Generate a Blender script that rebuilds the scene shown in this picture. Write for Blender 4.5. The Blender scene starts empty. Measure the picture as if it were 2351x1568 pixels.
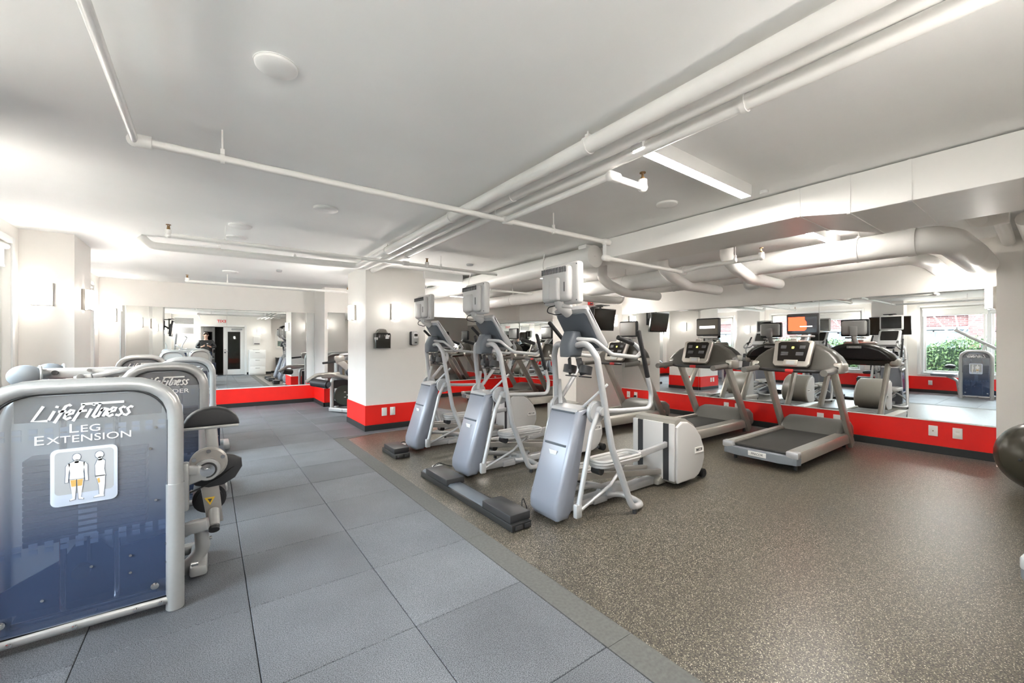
import bpy, bmesh, math, random
from mathutils import Vector, Matrix, Euler
R = math.radians
random.seed(7)
sc = bpy.context.scene
C = sc.collection

# ------------------------------------------------------------------ camera, sky, daylight, exposure
CAMZ = 1.30
cam = bpy.data.cameras.new('camera'); camo = bpy.data.objects.new('camera', cam); C.objects.link(camo)
cam.sensor_width = 36.0; cam.lens = 949 / 2351 * 36; cam.shift_y = 6 / 2351
cam.clip_start = 0.02; cam.clip_end = 200
YAW = math.atan2(695.5, 949)
camo.location = (0, 0, CAMZ); camo.rotation_euler = (R(90), 0, -YAW)
sc.camera = camo
sc.view_settings.view_transform = 'Standard'
sc.view_settings.look = 'None'
sc.view_settings.gamma = 1.0
sc.view_settings.use_curve_mapping = False
sc.view_settings.exposure = 2.84
SKY = 5.5
STRIP = 30.0
SHADE = 21.0
w = bpy.data.worlds.new('overcast_sky'); sc.world = w; w.use_nodes = True
bg = w.node_tree.nodes['Background']; bg.inputs[0].default_value = (0.84, 0.92, 1.0, 1); bg.inputs[1].default_value = SKY
try:
    sc.cycles.max_bounces = 14; sc.cycles.diffuse_bounces = 7; sc.cycles.glossy_bounces = 8
    sc.cycles.transparent_max_bounces = 12; sc.cycles.sample_clamp_indirect = 6.0
    sc.cycles.caustics_reflective = False; sc.cycles.caustics_refractive = False
    sc.cycles.use_denoising = True
except Exception:
    pass

# ------------------------------------------------------------------ plan constants
XL, XR = -1.57, 7.0          # window wall, mirror wall
YB, YB2 = 10.2, 9.2          # back wall left part, right part
YS = -0.55                   # wall behind the camera
YS2 = -0.95
CE = 2.48
SILL, HEAD = 0.49, 2.29
WINS = [(0.05, 2.50), (3.74, 6.18), (7.45, 9.75)]
T = 0.607                    # rubber tile
TX0, TY0 = 0.163, 3.62
XT = TX0 + 2 * T             # right edge of the tiles

# portals: daylight entering through the real windows
for (a, b) in WINS:
    l = bpy.data.lights.new('window_daylight', 'AREA'); l.shape = 'RECTANGLE'
    l.size = b - a; l.size_y = HEAD - SILL
    l.cycles.is_portal = True
    o = bpy.data.objects.new('window_daylight', l); C.objects.link(o)
    o.location = (XL - 0.16, (a + b) / 2, (SILL + HEAD) / 2)
    o.rotation_euler = Euler((R(90), 0, R(-90)))

# ------------------------------------------------------------------ materials
M = {}
def newmat(name):
    m = bpy.data.materials.new(name); m.use_nodes = True
    nt = m.node_tree; nt.nodes.clear()
    out = nt.nodes.new('ShaderNodeOutputMaterial')
    return m, nt, out
def N(nt, t, **kw):
    n = nt.nodes.new(t)
    for k, v in kw.items():
        if k.startswith('_'): setattr(n, k[1:], v)
        else: n.inputs[k.replace('__', ' ')].default_value = v
    return n
def mat(name, col, rough=0.5, metal=0.0, var=0.0, vscale=30.0, bump=0.0, bscale=200.0, coat=0.0, spec=0.5):
    m, nt, out = newmat(name)
    p = nt.nodes.new('ShaderNodeBsdfPrincipled')
    p.inputs['Base Color'].default_value = (*col, 1); p.inputs['Roughness'].default_value = rough
    p.inputs['Metallic'].default_value = metal; p.inputs['Coat Weight'].default_value = coat
    p.inputs['Specular IOR Level'].default_value = spec
    tc = nt.nodes.new('ShaderNodeTexCoord')
    if var:
        n = nt.nodes.new('ShaderNodeTexNoise'); n.inputs['Scale'].default_value = vscale; n.inputs['Detail'].default_value = 4
        nt.links.new(tc.outputs['Object'], n.inputs['Vector'])
        mr = nt.nodes.new('ShaderNodeMapRange'); mr.inputs[1].default_value = .3; mr.inputs[2].default_value = .7
        mr.inputs[3].default_value = 1 - var; mr.inputs[4].default_value = 1 + var
        nt.links.new(n.outputs[0], mr.inputs[0])
        mx = nt.nodes.new('ShaderNodeMix'); mx.data_type = 'RGBA'; mx.blend_type = 'MULTIPLY'; mx.inputs[0].default_value = 1
        mx.inputs[6].default_value = (*col, 1); nt.links.new(mr.outputs[0], mx.inputs[7])
        nt.links.new(mx.outputs[2], p.inputs['Base Color'])
    if bump:
        n2 = nt.nodes.new('ShaderNodeTexNoise'); n2.inputs['Scale'].default_value = bscale
        nt.links.new(tc.outputs['Object'], n2.inputs['Vector'])
        b = nt.nodes.new('ShaderNodeBump'); b.inputs['Strength'].default_value = bump; b.inputs['Distance'].default_value = .002
        nt.links.new(n2.outputs[0], b.inputs['Height']); nt.links.new(b.outputs[0], p.inputs['Normal'])
    nt.links.new(p.outputs[0], out.inputs[0]); M[name] = m
    return m
def emit(name, col, s):
    m, nt, out = newmat(name)
    e = nt.nodes.new('ShaderNodeEmission'); e.inputs[0].default_value = (*col, 1); e.inputs[1].default_value = s
    nt.links.new(e.outputs[0], out.inputs[0]); M[name] = m
mat('wall_paint', (.87, .845, .81), .6, var=.015, vscale=3, bump=.08, bscale=120)
mat('ceiling_paint', (.90, .905, .90), .7, var=.02, vscale=2, bump=.1, bscale=90)
mat('pipe_paint', (.86, .85, .83), .38, var=.01, vscale=8)
mat('red_paint', (.88, .016, .010), .42, var=.03, vscale=6)
mat('black_rubber_base', (.018, .02, .02), .5)
mat('white_plastic', (.85, .84, .82), .35)
mat('trim_white', (.86, .86, .85), .35)
mat('edge_rubber', (.115, .115, .108), .8, var=.14, vscale=60, bump=.3, bscale=400)
mat('silver_paint', (.50, .505, .515), .34, .25, var=.02, vscale=40)
mat('cool_silver', (.27, .287, .335), .36, .25)
mat('pale_plastic', (.55, .545, .54), .42)
mat('taupe_plastic', (.25, .24, .215), .36)
mat('slate_plastic', (.10, .115, .135), .45, bump=.25, bscale=600)
mat('dark_plastic', (.028, .028, .03), .4)
mat('black_rubber', (.014, .014, .015), .62, bump=.2, bscale=500)
mat('frame_silver', (.50, .505, .50), .3, .45, var=.02, vscale=50)
mat('frame_warm', (.42, .40, .37), .32, .45)
mat('chrome', (.72, .72, .72), .15, 1.0)
mat('alloy', (.50, .475, .43), .32, .6, var=.03, vscale=20)
mat('belt', (.035, .033, .03), .6, var=.1, vscale=80)
mat('hood_gray', (.17, .165, .152), .38)
mat('console_gray', (.066, .062, .053), .30)
mat('pad_gray', (.20, .22, .245), .55, bump=.25, bscale=350)
mat('pad_black', (.022, .022, .024), .5, bump=.25, bscale=350)
mat('stack_plate', (.06, .075, .11), .45)
mat('stack_label', (.55, .6, .66), .5)
mat('navy_plate', (.016, .03, .07), .35)
mat('screen_glass', (.012, .011, .010), .12, coat=.3)
mat('screen_tan', (.16, .14, .12), .2)  # tan reflection on a blank screen, put into its colour
mat('screen_brown', (.105, .09, .065), .3)
mat('white_print', (.9, .9, .9), .5)
mat('gray_print', (.42, .43, .44), .5)
mat('dark_print', (.06, .06, .065), .5)
mat('outline_print', (.16, .19, .24), .5)
mat('ochre_print', (.68, .42, .13), .5)
mat('decal_blue', (.70, .77, .90), .4)
mat('decal_gray', (.46, .47, .49), .4)
mat('yellow_print', (.85, .55, .04), .45)
mat('brass', (.28, .17, .07), .3, .8)
mat('ball_rubber', (.043, .040, .029), .27)
mat('tv_black', (.012, .012, .012), .3)
mat('tv_screen', (.03, .022, .014), .18, coat=.2)
mat('fire_red', (.55, .03, .03), .4)
mat('fridge_white', (.86, .86, .85), .4)
mat('bin_black', (.015, .015, .015), .45)
mat('jacket_black', (.012, .012, .013), .35, bump=.4, bscale=14)
mat('skin', (.55, .33, .25), .55)
mat('hair_brown', (.05, .032, .022), .7)
mat('trousers', (.02, .022, .03), .7)
mat('shoe', (.02, .02, .02), .5)
mat('eye_white', (.8, .8, .78), .3)
mat('lips', (.42, .18, .15), .5)
mat('smoke_plastic', (.025, .024, .02), .18, coat=.3)
mat('gold_chassis', (.25, .19, .13), .4)
mat('wheel_green', (.05, .065, .055), .4)
mat('cable_black', (.012, .012, .012), .5)
mat('paper', (.84, .82, .77), .6)
mat('poster_mix', (.20, .28, .25), .5, var=.7, vscale=14)
mat('exit_red', (.75, .03, .02), .4)
mat('door_dark', (.05, .04, .025), .5)  # dark coat standing in for the shade of the corridor behind the doors
mat('blind', (.80, .80, .77), .7)
mat('grass_ground', (.45, .44, .42), .9, var=.3, vscale=3)  # pale paving, kept bright to bounce skylight through the windows
mat('mortar', (.17, .16, .155), .9)
mat('stone_white', (.22, .23, .24), .7)
mat('cladding', (.12, .13, .145), .7)
mat('far_glass', (.10, .17, .22), .1)
mat('hedge_core', (.012, .026, .010), .9, var=.3, vscale=9)
mat('bark', (.14, .13, .12), .9)
mat('iron', (.02, .022, .025), .5)
mat('niche_panel', (.62, .62, .60), .4)
emit('strip_light', (1.0, .95, .88), STRIP)
emit('sconce_glow', (1.0, .95, .88), SHADE)
emit('sconce_side', (1.0, .95, .88), SHADE / 12)
emit('screen_red', (1.0, .05, .02), 1.0)
emit('screen_white', (.9, .9, .9), .8)
emit('display_yellow', (.8, .75, .1), .7)

# mirror
m, nt, out = newmat('mirror_silver')
g = nt.nodes.new('ShaderNodeBsdfGlossy'); g.inputs[0].default_value = (.88, .905, .90, 1); g.inputs[1].default_value = 0.0
nt.links.new(g.outputs[0], out.inputs[0]); M['mirror'] = m
# window pane: clear sheet with a Fresnel reflection
m, nt, out = newmat('window_glass')
tr = nt.nodes.new('ShaderNodeBsdfTransparent'); tr.inputs[0].default_value = (.94, .97, .97, 1)
gl = nt.nodes.new('ShaderNodeBsdfGlossy'); gl.inputs[1].default_value = 0.02
fr = nt.nodes.new('ShaderNodeFresnel'); fr.inputs[0].default_value = 1.35
mx = nt.nodes.new('ShaderNodeMixShader')
nt.links.new(fr.outputs[0], mx.inputs[0]); nt.links.new(tr.outputs[0], mx.inputs[1]); nt.links.new(gl.outputs[0], mx.inputs[2])
nt.links.new(mx.outputs[0], out.inputs[0]); M['glass'] = m
# printed, smoked shroud panel of the weight machines: navy print below fading to grey clear plastic above, some reflection painted into the fade
def shroud_mat(name, low, high, op0, op1):
    m, nt, out = newmat(name)
    tc = nt.nodes.new('ShaderNodeTexCoord'); sp = nt.nodes.new('ShaderNodeSeparateXYZ')
    nt.links.new(tc.outputs['Object'], sp.inputs[0])
    mr = nt.nodes.new('ShaderNodeMapRange'); mr.inputs[1].default_value = .42; mr.inputs[2].default_value = 1.0
    nt.links.new(sp.outputs[2], mr.inputs[0])
    cr = nt.nodes.new('ShaderNodeMix'); cr.data_type = 'RGBA'; cr.inputs[6].default_value = (*low, 1); cr.inputs[7].default_value = (*high, 1)
    nt.links.new(mr.outputs[0], cr.inputs[0])
    p = nt.nodes.new('ShaderNodeBsdfPrincipled'); p.inputs['Roughness'].default_value = .16
    nt.links.new(cr.outputs[2], p.inputs['Base Color'])
    tr = nt.nodes.new('ShaderNodeBsdfTransparent'); tr.inputs[0].default_value = (.84, .87, .93, 1)
    op = nt.nodes.new('ShaderNodeMapRange'); op.inputs[3].default_value = op0; op.inputs[4].default_value = op1
    nt.links.new(mr.outputs[0], op.inputs[0])
    mx = nt.nodes.new('ShaderNodeMixShader'); nt.links.new(op.outputs[0], mx.inputs[0])
    nt.links.new(tr.outputs[0], mx.inputs[1]); nt.links.new(p.outputs[0], mx.inputs[2]); nt.links.new(mx.outputs[0], out.inputs[0])
    M[name] = m
shroud_mat('shroud', (.085, .125, .235), (.58, .57, .54), .42, .27)
# gray rubber tiles, each a little different
def tile_mat():
    m, nt, out = newmat('rubber_tile')
    tc = nt.nodes.new('ShaderNodeTexCoord'); oi = nt.nodes.new('ShaderNodeObjectInfo'); geo = nt.nodes.new('ShaderNodeNewGeometry')
    n = N(nt, 'ShaderNodeTexNoise', Scale=260.0, Detail=2.0); nt.links.new(geo.outputs['Position'], n.inputs['Vector'])
    n2 = N(nt, 'ShaderNodeTexNoise', Scale=2.2, Detail=5.0); nt.links.new(geo.outputs['Position'], n2.inputs['Vector'])
    r = nt.nodes.new('ShaderNodeValToRGB'); r.color_ramp.elements[0].position = .34; r.color_ramp.elements[1].position = .66
    r.color_ramp.elements[0].color = (.045, .051, .060, 1); r.color_ramp.elements[1].color = (.225, .238, .258, 1)
    nt.links.new(n.outputs[0], r.inputs[0])
    a = N(nt, 'ShaderNodeMapRange'); a.inputs[3].default_value = .86; a.inputs[4].default_value = 1.12; nt.links.new(oi.outputs['Random'], a.inputs[0])
    b = N(nt, 'ShaderNodeMapRange'); b.inputs[1].default_value = .3; b.inputs[2].default_value = .7; b.inputs[3].default_value = .86; b.inputs[4].default_value = 1.14
    nt.links.new(n2.outputs[0], b.inputs[0])
    mu = N(nt, 'ShaderNodeMath', _operation='MULTIPLY'); nt.links.new(a.outputs[0], mu.inputs[0]); nt.links.new(b.outputs[0], mu.inputs[1])
    mx = nt.nodes.new('ShaderNodeMix'); mx.data_type = 'RGBA'; mx.blend_type = 'MULTIPLY'; mx.inputs[0].default_value = 1
    nt.links.new(r.outputs[0], mx.inputs[6]); nt.links.new(mu.outputs[0], mx.inputs[7])
    p = nt.nodes.new('ShaderNodeBsdfPrincipled'); p.inputs['Roughness'].default_value = .62
    nt.links.new(mx.outputs[2], p.inputs['Base Color'])
    bp = N(nt, 'ShaderNodeBump', Strength=.35, Distance=.002); nt.links.new(n.outputs[0], bp.inputs['Height']); nt.links.new(bp.outputs[0], p.inputs['Normal'])
    nt.links.new(p.outputs[0], out.inputs[0]); M['rubber_tile'] = m
tile_mat()
def speck_mat():
    m, nt, out = newmat('speckled_rubber')
    geo = nt.nodes.new('ShaderNodeNewGeometry')
    v = N(nt, 'ShaderNodeTexVoronoi', Scale=190.0); v.feature = 'F1'; nt.links.new(geo.outputs['Position'], v.inputs['Vector'])
    n = N(nt, 'ShaderNodeTexNoise', Scale=150.0, Detail=3.0); nt.links.new(geo.outputs['Position'], n.inputs['Vector'])
    r = nt.nodes.new('ShaderNodeValToRGB'); e = r.color_ramp.elements
    e[0].position = .40; e[0].color = (.026, .023, .019, 1); e[1].position = .74; e[1].color = (.205, .176, .128, 1)
    nt.links.new(n.outputs[0], r.inputs[0])
    sx = nt.nodes.new('ShaderNodeSeparateColor'); nt.links.new(v.outputs['Color'], sx.inputs[0])
    th = N(nt, 'ShaderNodeMath', _operation='GREATER_THAN'); th.inputs[1].default_value = .78; nt.links.new(sx.outputs[0], th.inputs[0])
    th2 = N(nt, 'ShaderNodeMath', _operation='LESS_THAN'); th2.inputs[1].default_value = .38; nt.links.new(v.outputs['Distance'], th2.inputs[0])
    mu = N(nt, 'ShaderNodeMath', _operation='MULTIPLY'); nt.links.new(th.outputs[0], mu.inputs[0]); nt.links.new(th2.outputs[0], mu.inputs[1])
    mx = nt.nodes.new('ShaderNodeMix'); mx.data_type = 'RGBA'; nt.links.new(mu.outputs[0], mx.inputs[0])
    nt.links.new(r.outputs[0], mx.inputs[6]); mx.inputs[7].default_value = (.58, .52, .42, 1)
    p = nt.nodes.new('ShaderNodeBsdfPrincipled'); p.inputs['Roughness'].default_value = .36
    nt.links.new(mx.outputs[2], p.inputs['Base Color'])
    bp = N(nt, 'ShaderNodeBump', Strength=.25, Distance=.002); nt.links.new(n.outputs[0], bp.inputs['Height']); nt.links.new(bp.outputs[0], p.inputs['Normal'])
    nt.links.new(p.outputs[0], out.inputs[0]); M['speckled_rubber'] = m
speck_mat()
def brick_mat():
    m, nt, out = newmat('red_brick')
    geo = nt.nodes.new('ShaderNodeNewGeometry')
    r = nt.nodes.new('ShaderNodeValToRGB'); r.color_ramp.elements[0].color = (.05, .015, .014, 1); r.color_ramp.elements[1].color = (.10, .034, .03, 1)
    nt.links.new(geo.outputs['Random Per Island'], r.inputs[0])
    p = nt.nodes.new('ShaderNodeBsdfPrincipled'); p.inputs['Roughness'].default_value = .9
    nt.links.new(r.outputs[0], p.inputs['Base Color']); nt.links.new(p.outputs[0], out.inputs[0]); M['red_brick'] = m
brick_mat()
def leaf_mat():
    m, nt, out = newmat('hedge_leaf')
    geo = nt.nodes.new('ShaderNodeNewGeometry')
    r = nt.nodes.new('ShaderNodeValToRGB'); r.color_ramp.elements[0].color = (.014, .034, .012, 1); r.color_ramp.elements[1].color = (.08, .125, .035, 1)
    nt.links.new(geo.outputs['Random Per Island'], r.inputs[0])
    p = nt.nodes.new('ShaderNodeBsdfPrincipled'); p.inputs['Roughness'].default_value = .6
    nt.links.new(r.outputs[0], p.inputs['Base Color']); nt.links.new(p.outputs[0], out.inputs[0]); M['hedge_leaf'] = m
leaf_mat()

# ------------------------------------------------------------------ mesh helpers
class MB:
    def __init__(s): s.bm = bmesh.new()
    def _add(s, t, mtx=None):
        if mtx is not None: bmesh.ops.transform(t, matrix=mtx, verts=t.verts[:])
        bmesh.ops.recalc_face_normals(t, faces=t.faces[:])
        me = bpy.data.meshes.new('tmp'); t.to_mesh(me); t.free(); s.bm.from_mesh(me); bpy.data.meshes.remove(me)
        return s
    def box(s, x0, x1, y0, y1, z0, z1, bev=0, seg=2, mtx=None):
        t = bmesh.new(); bmesh.ops.create_cube(t, size=1)
        for v in t.verts:
            v.co = Vector(((x0 + x1) / 2 + v.co.x * (x1 - x0), (y0 + y1) / 2 + v.co.y * (y1 - y0), (z0 + z1) / 2 + v.co.z * (z1 - z0)))
        if bev: bmesh.ops.bevel(t, geom=t.edges[:], offset=min(bev, .49 * min(abs(x1 - x0), abs(y1 - y0), abs(z1 - z0))), segments=seg, affect='EDGES', profile=.5)
        return s._add(t, mtx)
    def bar(s, p0, p1, wy, wz, bev=0.004, up=(0, 0, 1)):
        p0, p1 = Vector(p0), Vector(p1); d = p1 - p0; L = d.length
        x = d.normalized(); u = Vector(up); y = u.cross(x)
        if y.length < 1e-4: y = Vector((0, 1, 0)).cross(x)
        y.normalize(); z = x.cross(y)
        mtx = Matrix.Translation(p0) @ Matrix((x, y, z)).transposed().to_4x4()
        return s.box(0, L, -wy / 2, wy / 2, -wz / 2, wz / 2, bev, 2, mtx)
    def prism(s, poly, axis, a0, a1, bev=0, seg=2, mtx=None):
        t = bmesh.new()
        def P(u, v, a): return {'x': (a, u, v), 'y': (u, a, v), 'z': (u, v, a)}[axis]
        lo = [t.verts.new(P(u, v, a0)) for u, v in poly]; hi = [t.verts.new(P(u, v, a1)) for u, v in poly]
        n = len(poly)
        t.faces.new(lo[::-1]); t.faces.new(hi)
        for i in range(n): t.faces.new((lo[i], lo[(i + 1) % n], hi[(i + 1) % n], hi[i]))
        if bev:
            caps = [e for e in t.edges if len({round(v.co['xyz'.index(axis)], 5) for v in e.verts}) == 1]
            bmesh.ops.bevel(t, geom=caps, offset=bev, segments=seg, affect='EDGES', profile=.5)
        return s._add(t, mtx)
    def cyl(s, p0, p1, r, n=20, r1=None, bev=0):
        p0, p1 = Vector(p0), Vector(p1); d = p1 - p0
        t = bmesh.new(); bmesh.ops.create_cone(t, cap_ends=True, segments=n, radius1=r, radius2=r if r1 is None else r1, depth=d.length)
        if bev: bmesh.ops.bevel(t, geom=[e for e in t.edges if abs(e.verts[0].co.z - e.verts[1].co.z) < 1e-6], offset=bev, segments=2, affect='EDGES')
        q = Vector((0, 0, 1)).rotation_difference(d.normalized()).to_matrix().to_4x4()
        return s._add(t, Matrix.Translation((p0 + p1) / 2) @ q)
    def ell(s, c, r, n=16, mtx=None):
        t = bmesh.new(); bmesh.ops.create_uvsphere(t, u_segments=n, v_segments=max(6, n // 2 + 2), radius=1)
        for v in t.verts: v.co = Vector((c[0] + v.co.x * r[0], c[1] + v.co.y * r[1], c[2] + v.co.z * r[2]))
        return s._add(t, mtx)
    def lathe(s, prof, c, axis=(0, 0, 1), n=24):
        t = bmesh.new(); rings = []
        for r, z in prof:
            rings.append([t.verts.new((r * math.cos(2 * math.pi * i / n), r * math.sin(2 * math.pi * i / n), z)) for i in range(n)])
        for a, b in zip(rings, rings[1:]):
            for i in range(n): t.faces.new((a[i], a[(i + 1) % n], b[(i + 1) % n], b[i]))
        t.faces.new(rings[0][::-1]); t.faces.new(rings[-1])
        q = Vector((0, 0, 1)).rotation_difference(Vector(axis).normalized()).to_matrix().to_4x4()
        return s._add(t, Matrix.Translation(c) @ q)
    def tube(s, pts, r, n=12, fil=0.0, closed=False, taper=None):
        P = fillet([Vector(p) for p in pts], fil) if fil else [Vector(p) for p in pts]
        t = bmesh.new(); rings = []
        up = None; m = len(P)
        for i, p in enumerate(P):
            if closed: d = (P[(i + 1) % m] - P[i - 1]).normalized()
            else: d = ((P[min(i + 1, m - 1)] - P[max(i - 1, 0)])).normalized()
            if up is None:
                up = Vector((0, 0, 1)) if abs(d.z) < .9 else Vector((1, 0, 0))
            a = (up - d * up.dot(d)); a = a.normalized() if a.length > 1e-5 else d.orthogonal().normalized(); up = a; b = d.cross(a)
            rr = r if taper is None else taper[0] + (taper[1] - taper[0]) * i / (m - 1)
            rings.append([t.verts.new(p + (a * math.cos(2 * math.pi * k / n) + b * math.sin(2 * math.pi * k / n)) * rr) for k in range(n)])
        pr = list(zip(rings, rings[1:])) + ([(rings[-1], rings[0])] if closed else [])
        for A, B in pr:
            for k in range(n): t.faces.new((A[k], A[(k + 1) % n], B[(k + 1) % n], B[k]))
        if not closed: t.faces.new(rings[0][::-1]); t.faces.new(rings[-1])
        return s._add(t)
    def build(s, name, m, parent=None, smooth=38):
        me = bpy.data.meshes.new(name); s.bm.to_mesh(me); s.bm.free()
        me.materials.append(M[m] if isinstance(m, str) else m)
        if smooth:
            me.polygons.foreach_set('use_smooth', [True] * len(me.polygons))
            try: me.set_sharp_from_angle(angle=R(smooth))
            except Exception: pass
        o = bpy.data.objects.new(name, me); C.objects.link(o)
        if parent is not None: o.parent = parent
        return o
def fillet(P, f, k=6):
    out = [P[0]]
    for a, b, c in zip(P, P[1:], P[2:]):
        u = a - b; v = c - b; lu, lv = u.length, v.length
        u.normalize(); v.normalize(); ang = u.angle(v, 0)
        if ang > 3.1: out.append(b); continue
        d = min(f / max(math.tan(ang / 2), .05), .48 * lu, .48 * lv)
        p, q = b + u * d, b + v * d
        for i in range(k + 1):
            t = i / k; out.append((1 - t) ** 2 * p + 2 * t * (1 - t) * b + t * t * q)
    out.append(P[-1]); return out
def rrect(x0, x1, y0, y1, r, k=5):
    pts = []
    for cx, cy, a in ((x1 - r, y0 + r, -90), (x1 - r, y1 - r, 0), (x0 + r, y1 - r, 90), (x0 + r, y0 + r, 180)):
        for i in range(k + 1):
            t = R(a + 90 * i / k); pts.append((cx + r * math.cos(t), cy + r * math.sin(t)))
    return pts
def empty(name, loc=(0, 0, 0), rz=0.0):
    o = bpy.data.objects.new(name, None); C.objects.link(o); o.empty_display_size = .1
    o.location = loc; o.rotation_euler = (0, 0, rz); return o
def tag(o, label, cat, group=None):
    o['label'] = label; o['category'] = cat
    if group: o['group'] = group
    return o
def struct(o): o['kind'] = 'structure'; return o
KIDS = {}
def copy_tree(o, parent=None):
    c = o.copy(); C.objects.link(c)
    if parent is not None: c.parent = parent
    for ch in [q for q in o.children]: copy_tree(ch, c)
    return c
FONTCACHE = {}
def text(s, size, m, parent, mtx, sx=1.0, shear=0.0, bold=0.0, ext=0.0008, align='CENTER', name='lettering'):
    cu = bpy.data.curves.new('t', 'FONT'); cu.body = s; cu.size = size; cu.extrude = ext; cu.align_x = align; cu.align_y = 'CENTER'
    cu.shear = shear; cu.offset = bold; cu.resolution_u = 3
    o = bpy.data.objects.new('t', cu); C.objects.link(o)
    dg = bpy.context.evaluated_depsgraph_get(); dg.update()
    me = bpy.data.meshes.new_from_object(o.evaluated_get(dg)); me.name = name
    bpy.data.objects.remove(o); bpy.data.curves.remove(cu)
    me.transform(mtx @ Matrix.Diagonal((sx, 1, 1, 1)))
    me.materials.clear(); me.materials.append(M[m])
    ob = bpy.data.objects.new(name, me); C.objects.link(ob); ob.parent = parent
    return ob
def facing(loc, d):
    """matrix that lays text (x right, y up) on a plane facing d ('-y', '+x', '-x', '+y') at loc"""
    ax = {'-y': (Vector((1, 0, 0)), Vector((0, 0, 1))), '+y': (Vector((-1, 0, 0)), Vector((0, 0, 1))),
          '+x': (Vector((0, 1, 0)), Vector((0, 0, 1))), '-x': (Vector((0, -1, 0)), Vector((0, 0, 1)))}[d] if isinstance(d, str) else d
    x, y = ax; z = x.cross(y)
    return Matrix.Translation(loc) @ Matrix((x, y, z)).transposed().to_4x4()
GL = {
 'L': (.86, [[(.12, 1.0), (.0, .0), (.86, -.03)]]),
 'i': (.30, [[(.06, .62), (.04, 0)], [(.07, .84), (.07, .97)]]),
 'f': (.50, [[(.56, .90), (.44, 1.0), (.26, .92), (.16, -.22)], [(.0, .56), (.46, .56)]]),
 'e': (.60, [[(.06, .30), (.42, .38), (.40, .58), (.2, .62), (.05, .38), (.07, .08), (.24, -.01), (.46, .10)]]),
 'F': (.74, [[(.2, .98), (.1, -.18)], [(.0, .98), (1.0, 1.0)], [(.12, .50), (.58, .52)]]),
 't': (.40, [[(.14, .98), (.10, .08), (.24, -.01), (.36, .06)], [(-.06, .66), (.40, .66)]]),
 'T': (.40, [[(.14, .98), (.10, .08), (.24, -.01), (.36, .06)], [(-.02, .99), (1.6, 1.0)]]),
 'n': (.50, [[(.04, .62), (.03, 0)], [(.04, .40), (.2, .60), (.38, .58), (.36, 0)]]),
 's': (.48, [[(.42, .54), (.25, .63), (.08, .50), (.38, .16), (.24, -.01), (.0, .08)]])}
def script_logo(word, width, height, m, parent, mtx, shear=.8, wd=.165, name='lettering'):
    bm = bmesh.new(); x = 0; segs = []
    for ch in word:
        adv, st = GL[ch]
        for pl in st: segs.append([(x + px + shear * py * .62, py) for px, py in pl])
        x += adv
    xs = [p[0] for s_ in segs for p in s_]; x0, x1 = min(xs), max(xs); k = width / (x1 - x0)
    for pl in segs:
        P = [Vector(((px - (x0 + x1) / 2) * k, (py - .5) * height, .0012)) for px, py in pl]
        n = len(P); off = []
        for i in range(n):
            d = (P[min(i + 1, n - 1)] - P[max(i - 1, 0)]).normalized(); nn = Vector((-d.y, d.x, 0))
            off.append(nn * wd * height * .5)
        for i in range(n - 1):
            q = [bm.verts.new(v) for v in (P[i] - off[i], P[i + 1] - off[i + 1], P[i + 1] + off[i + 1], P[i] + off[i])]
            bm.faces.new(q)
    bmesh.ops.recalc_face_normals(bm, faces=bm.faces[:])
    me = bpy.data.meshes.new(name); bm.to_mesh(me); bm.free(); me.transform(mtx); me.materials.append(M[m])
    o = bpy.data.objects.new(name, me); C.objects.link(o); o.parent = parent; return o

# ------------------------------------------------------------------ the room
fl = struct(MB().box(XL - .3, XR + .3, YS2 - .5, YB + .3, -.16, -.03).box(XT + .15, XR + .05, YS2 - .1, YB2 + .05, -.03, -.002).build('floor', 'speckled_rubber', smooth=0))
tile_me = None
def place_tile(x, y, wx, wy, z=0.0):
    global tile_me
    if tile_me is None:
        o = MB().box(-T / 2 + .0016, T / 2 - .0016, -T / 2 + .0016, T / 2 - .0016, -.03, 0, .0025, 1).build('rubber_tile', 'rubber_tile', fl, 30); tile_me = o.data
    else:
        o = bpy.data.objects.new('rubber_tile', tile_me); C.objects.link(o); o.parent = fl
    o.location = (x, y, z + random.uniform(-.0006, .0006)); o.scale = (wx / T, wy / T, 1)
for i in range(-4, 6):
    for j in range(-9, 12):
        x0, x1 = TX0 + i * T, TX0 + (i + 1) * T; y0, y1 = TY0 + j * T, TY0 + (j + 1) * T
        x0 = max(x0, XL); y0 = max(y0, YS2); y1 = min(y1, YB); x1 = min(x1, XR)
        if i >= 2:
            if y0 < TY0 + 4 * T - .01: continue
            x1 = min(x1, 4.0); y1 = min(y1, YB2 if x0 > 1.9 else YB)
            if i == 2: x0 = XT
            
        if x1 - x0 < .02 or y1 - y0 < .02: continue
        place_tile((x0 + x1) / 2, (y0 + y1) / 2, x1 - x0, y1 - y0)
# bevelled dark edge strip between the tiles and the speckled floor
strip_me = None
y = TY0 - 8 * T
k = 0
while y < TY0 + 4 * T - .05:
    y1 = min(y + 1.21, TY0 + 4 * T)
    o = MB().prism([(XT + .001, -.03), (XT + .155, -.03), (XT + .155, -.001), (XT + .001, .001)], 'y', y + .001, y1 - .001).build('edge_strip', 'edge_rubber', fl, 0)
    y = y1
MB().prism([(XT + .155, TY0 + 4 * T - .14), (1.90, TY0 + 4 * T - .03), (1.90, TY0 + 4 * T), (XT + .155, TY0 + 4 * T)], 'z', -.03, .001).build('edge_strip', 'edge_rubber', fl, 0)

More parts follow.
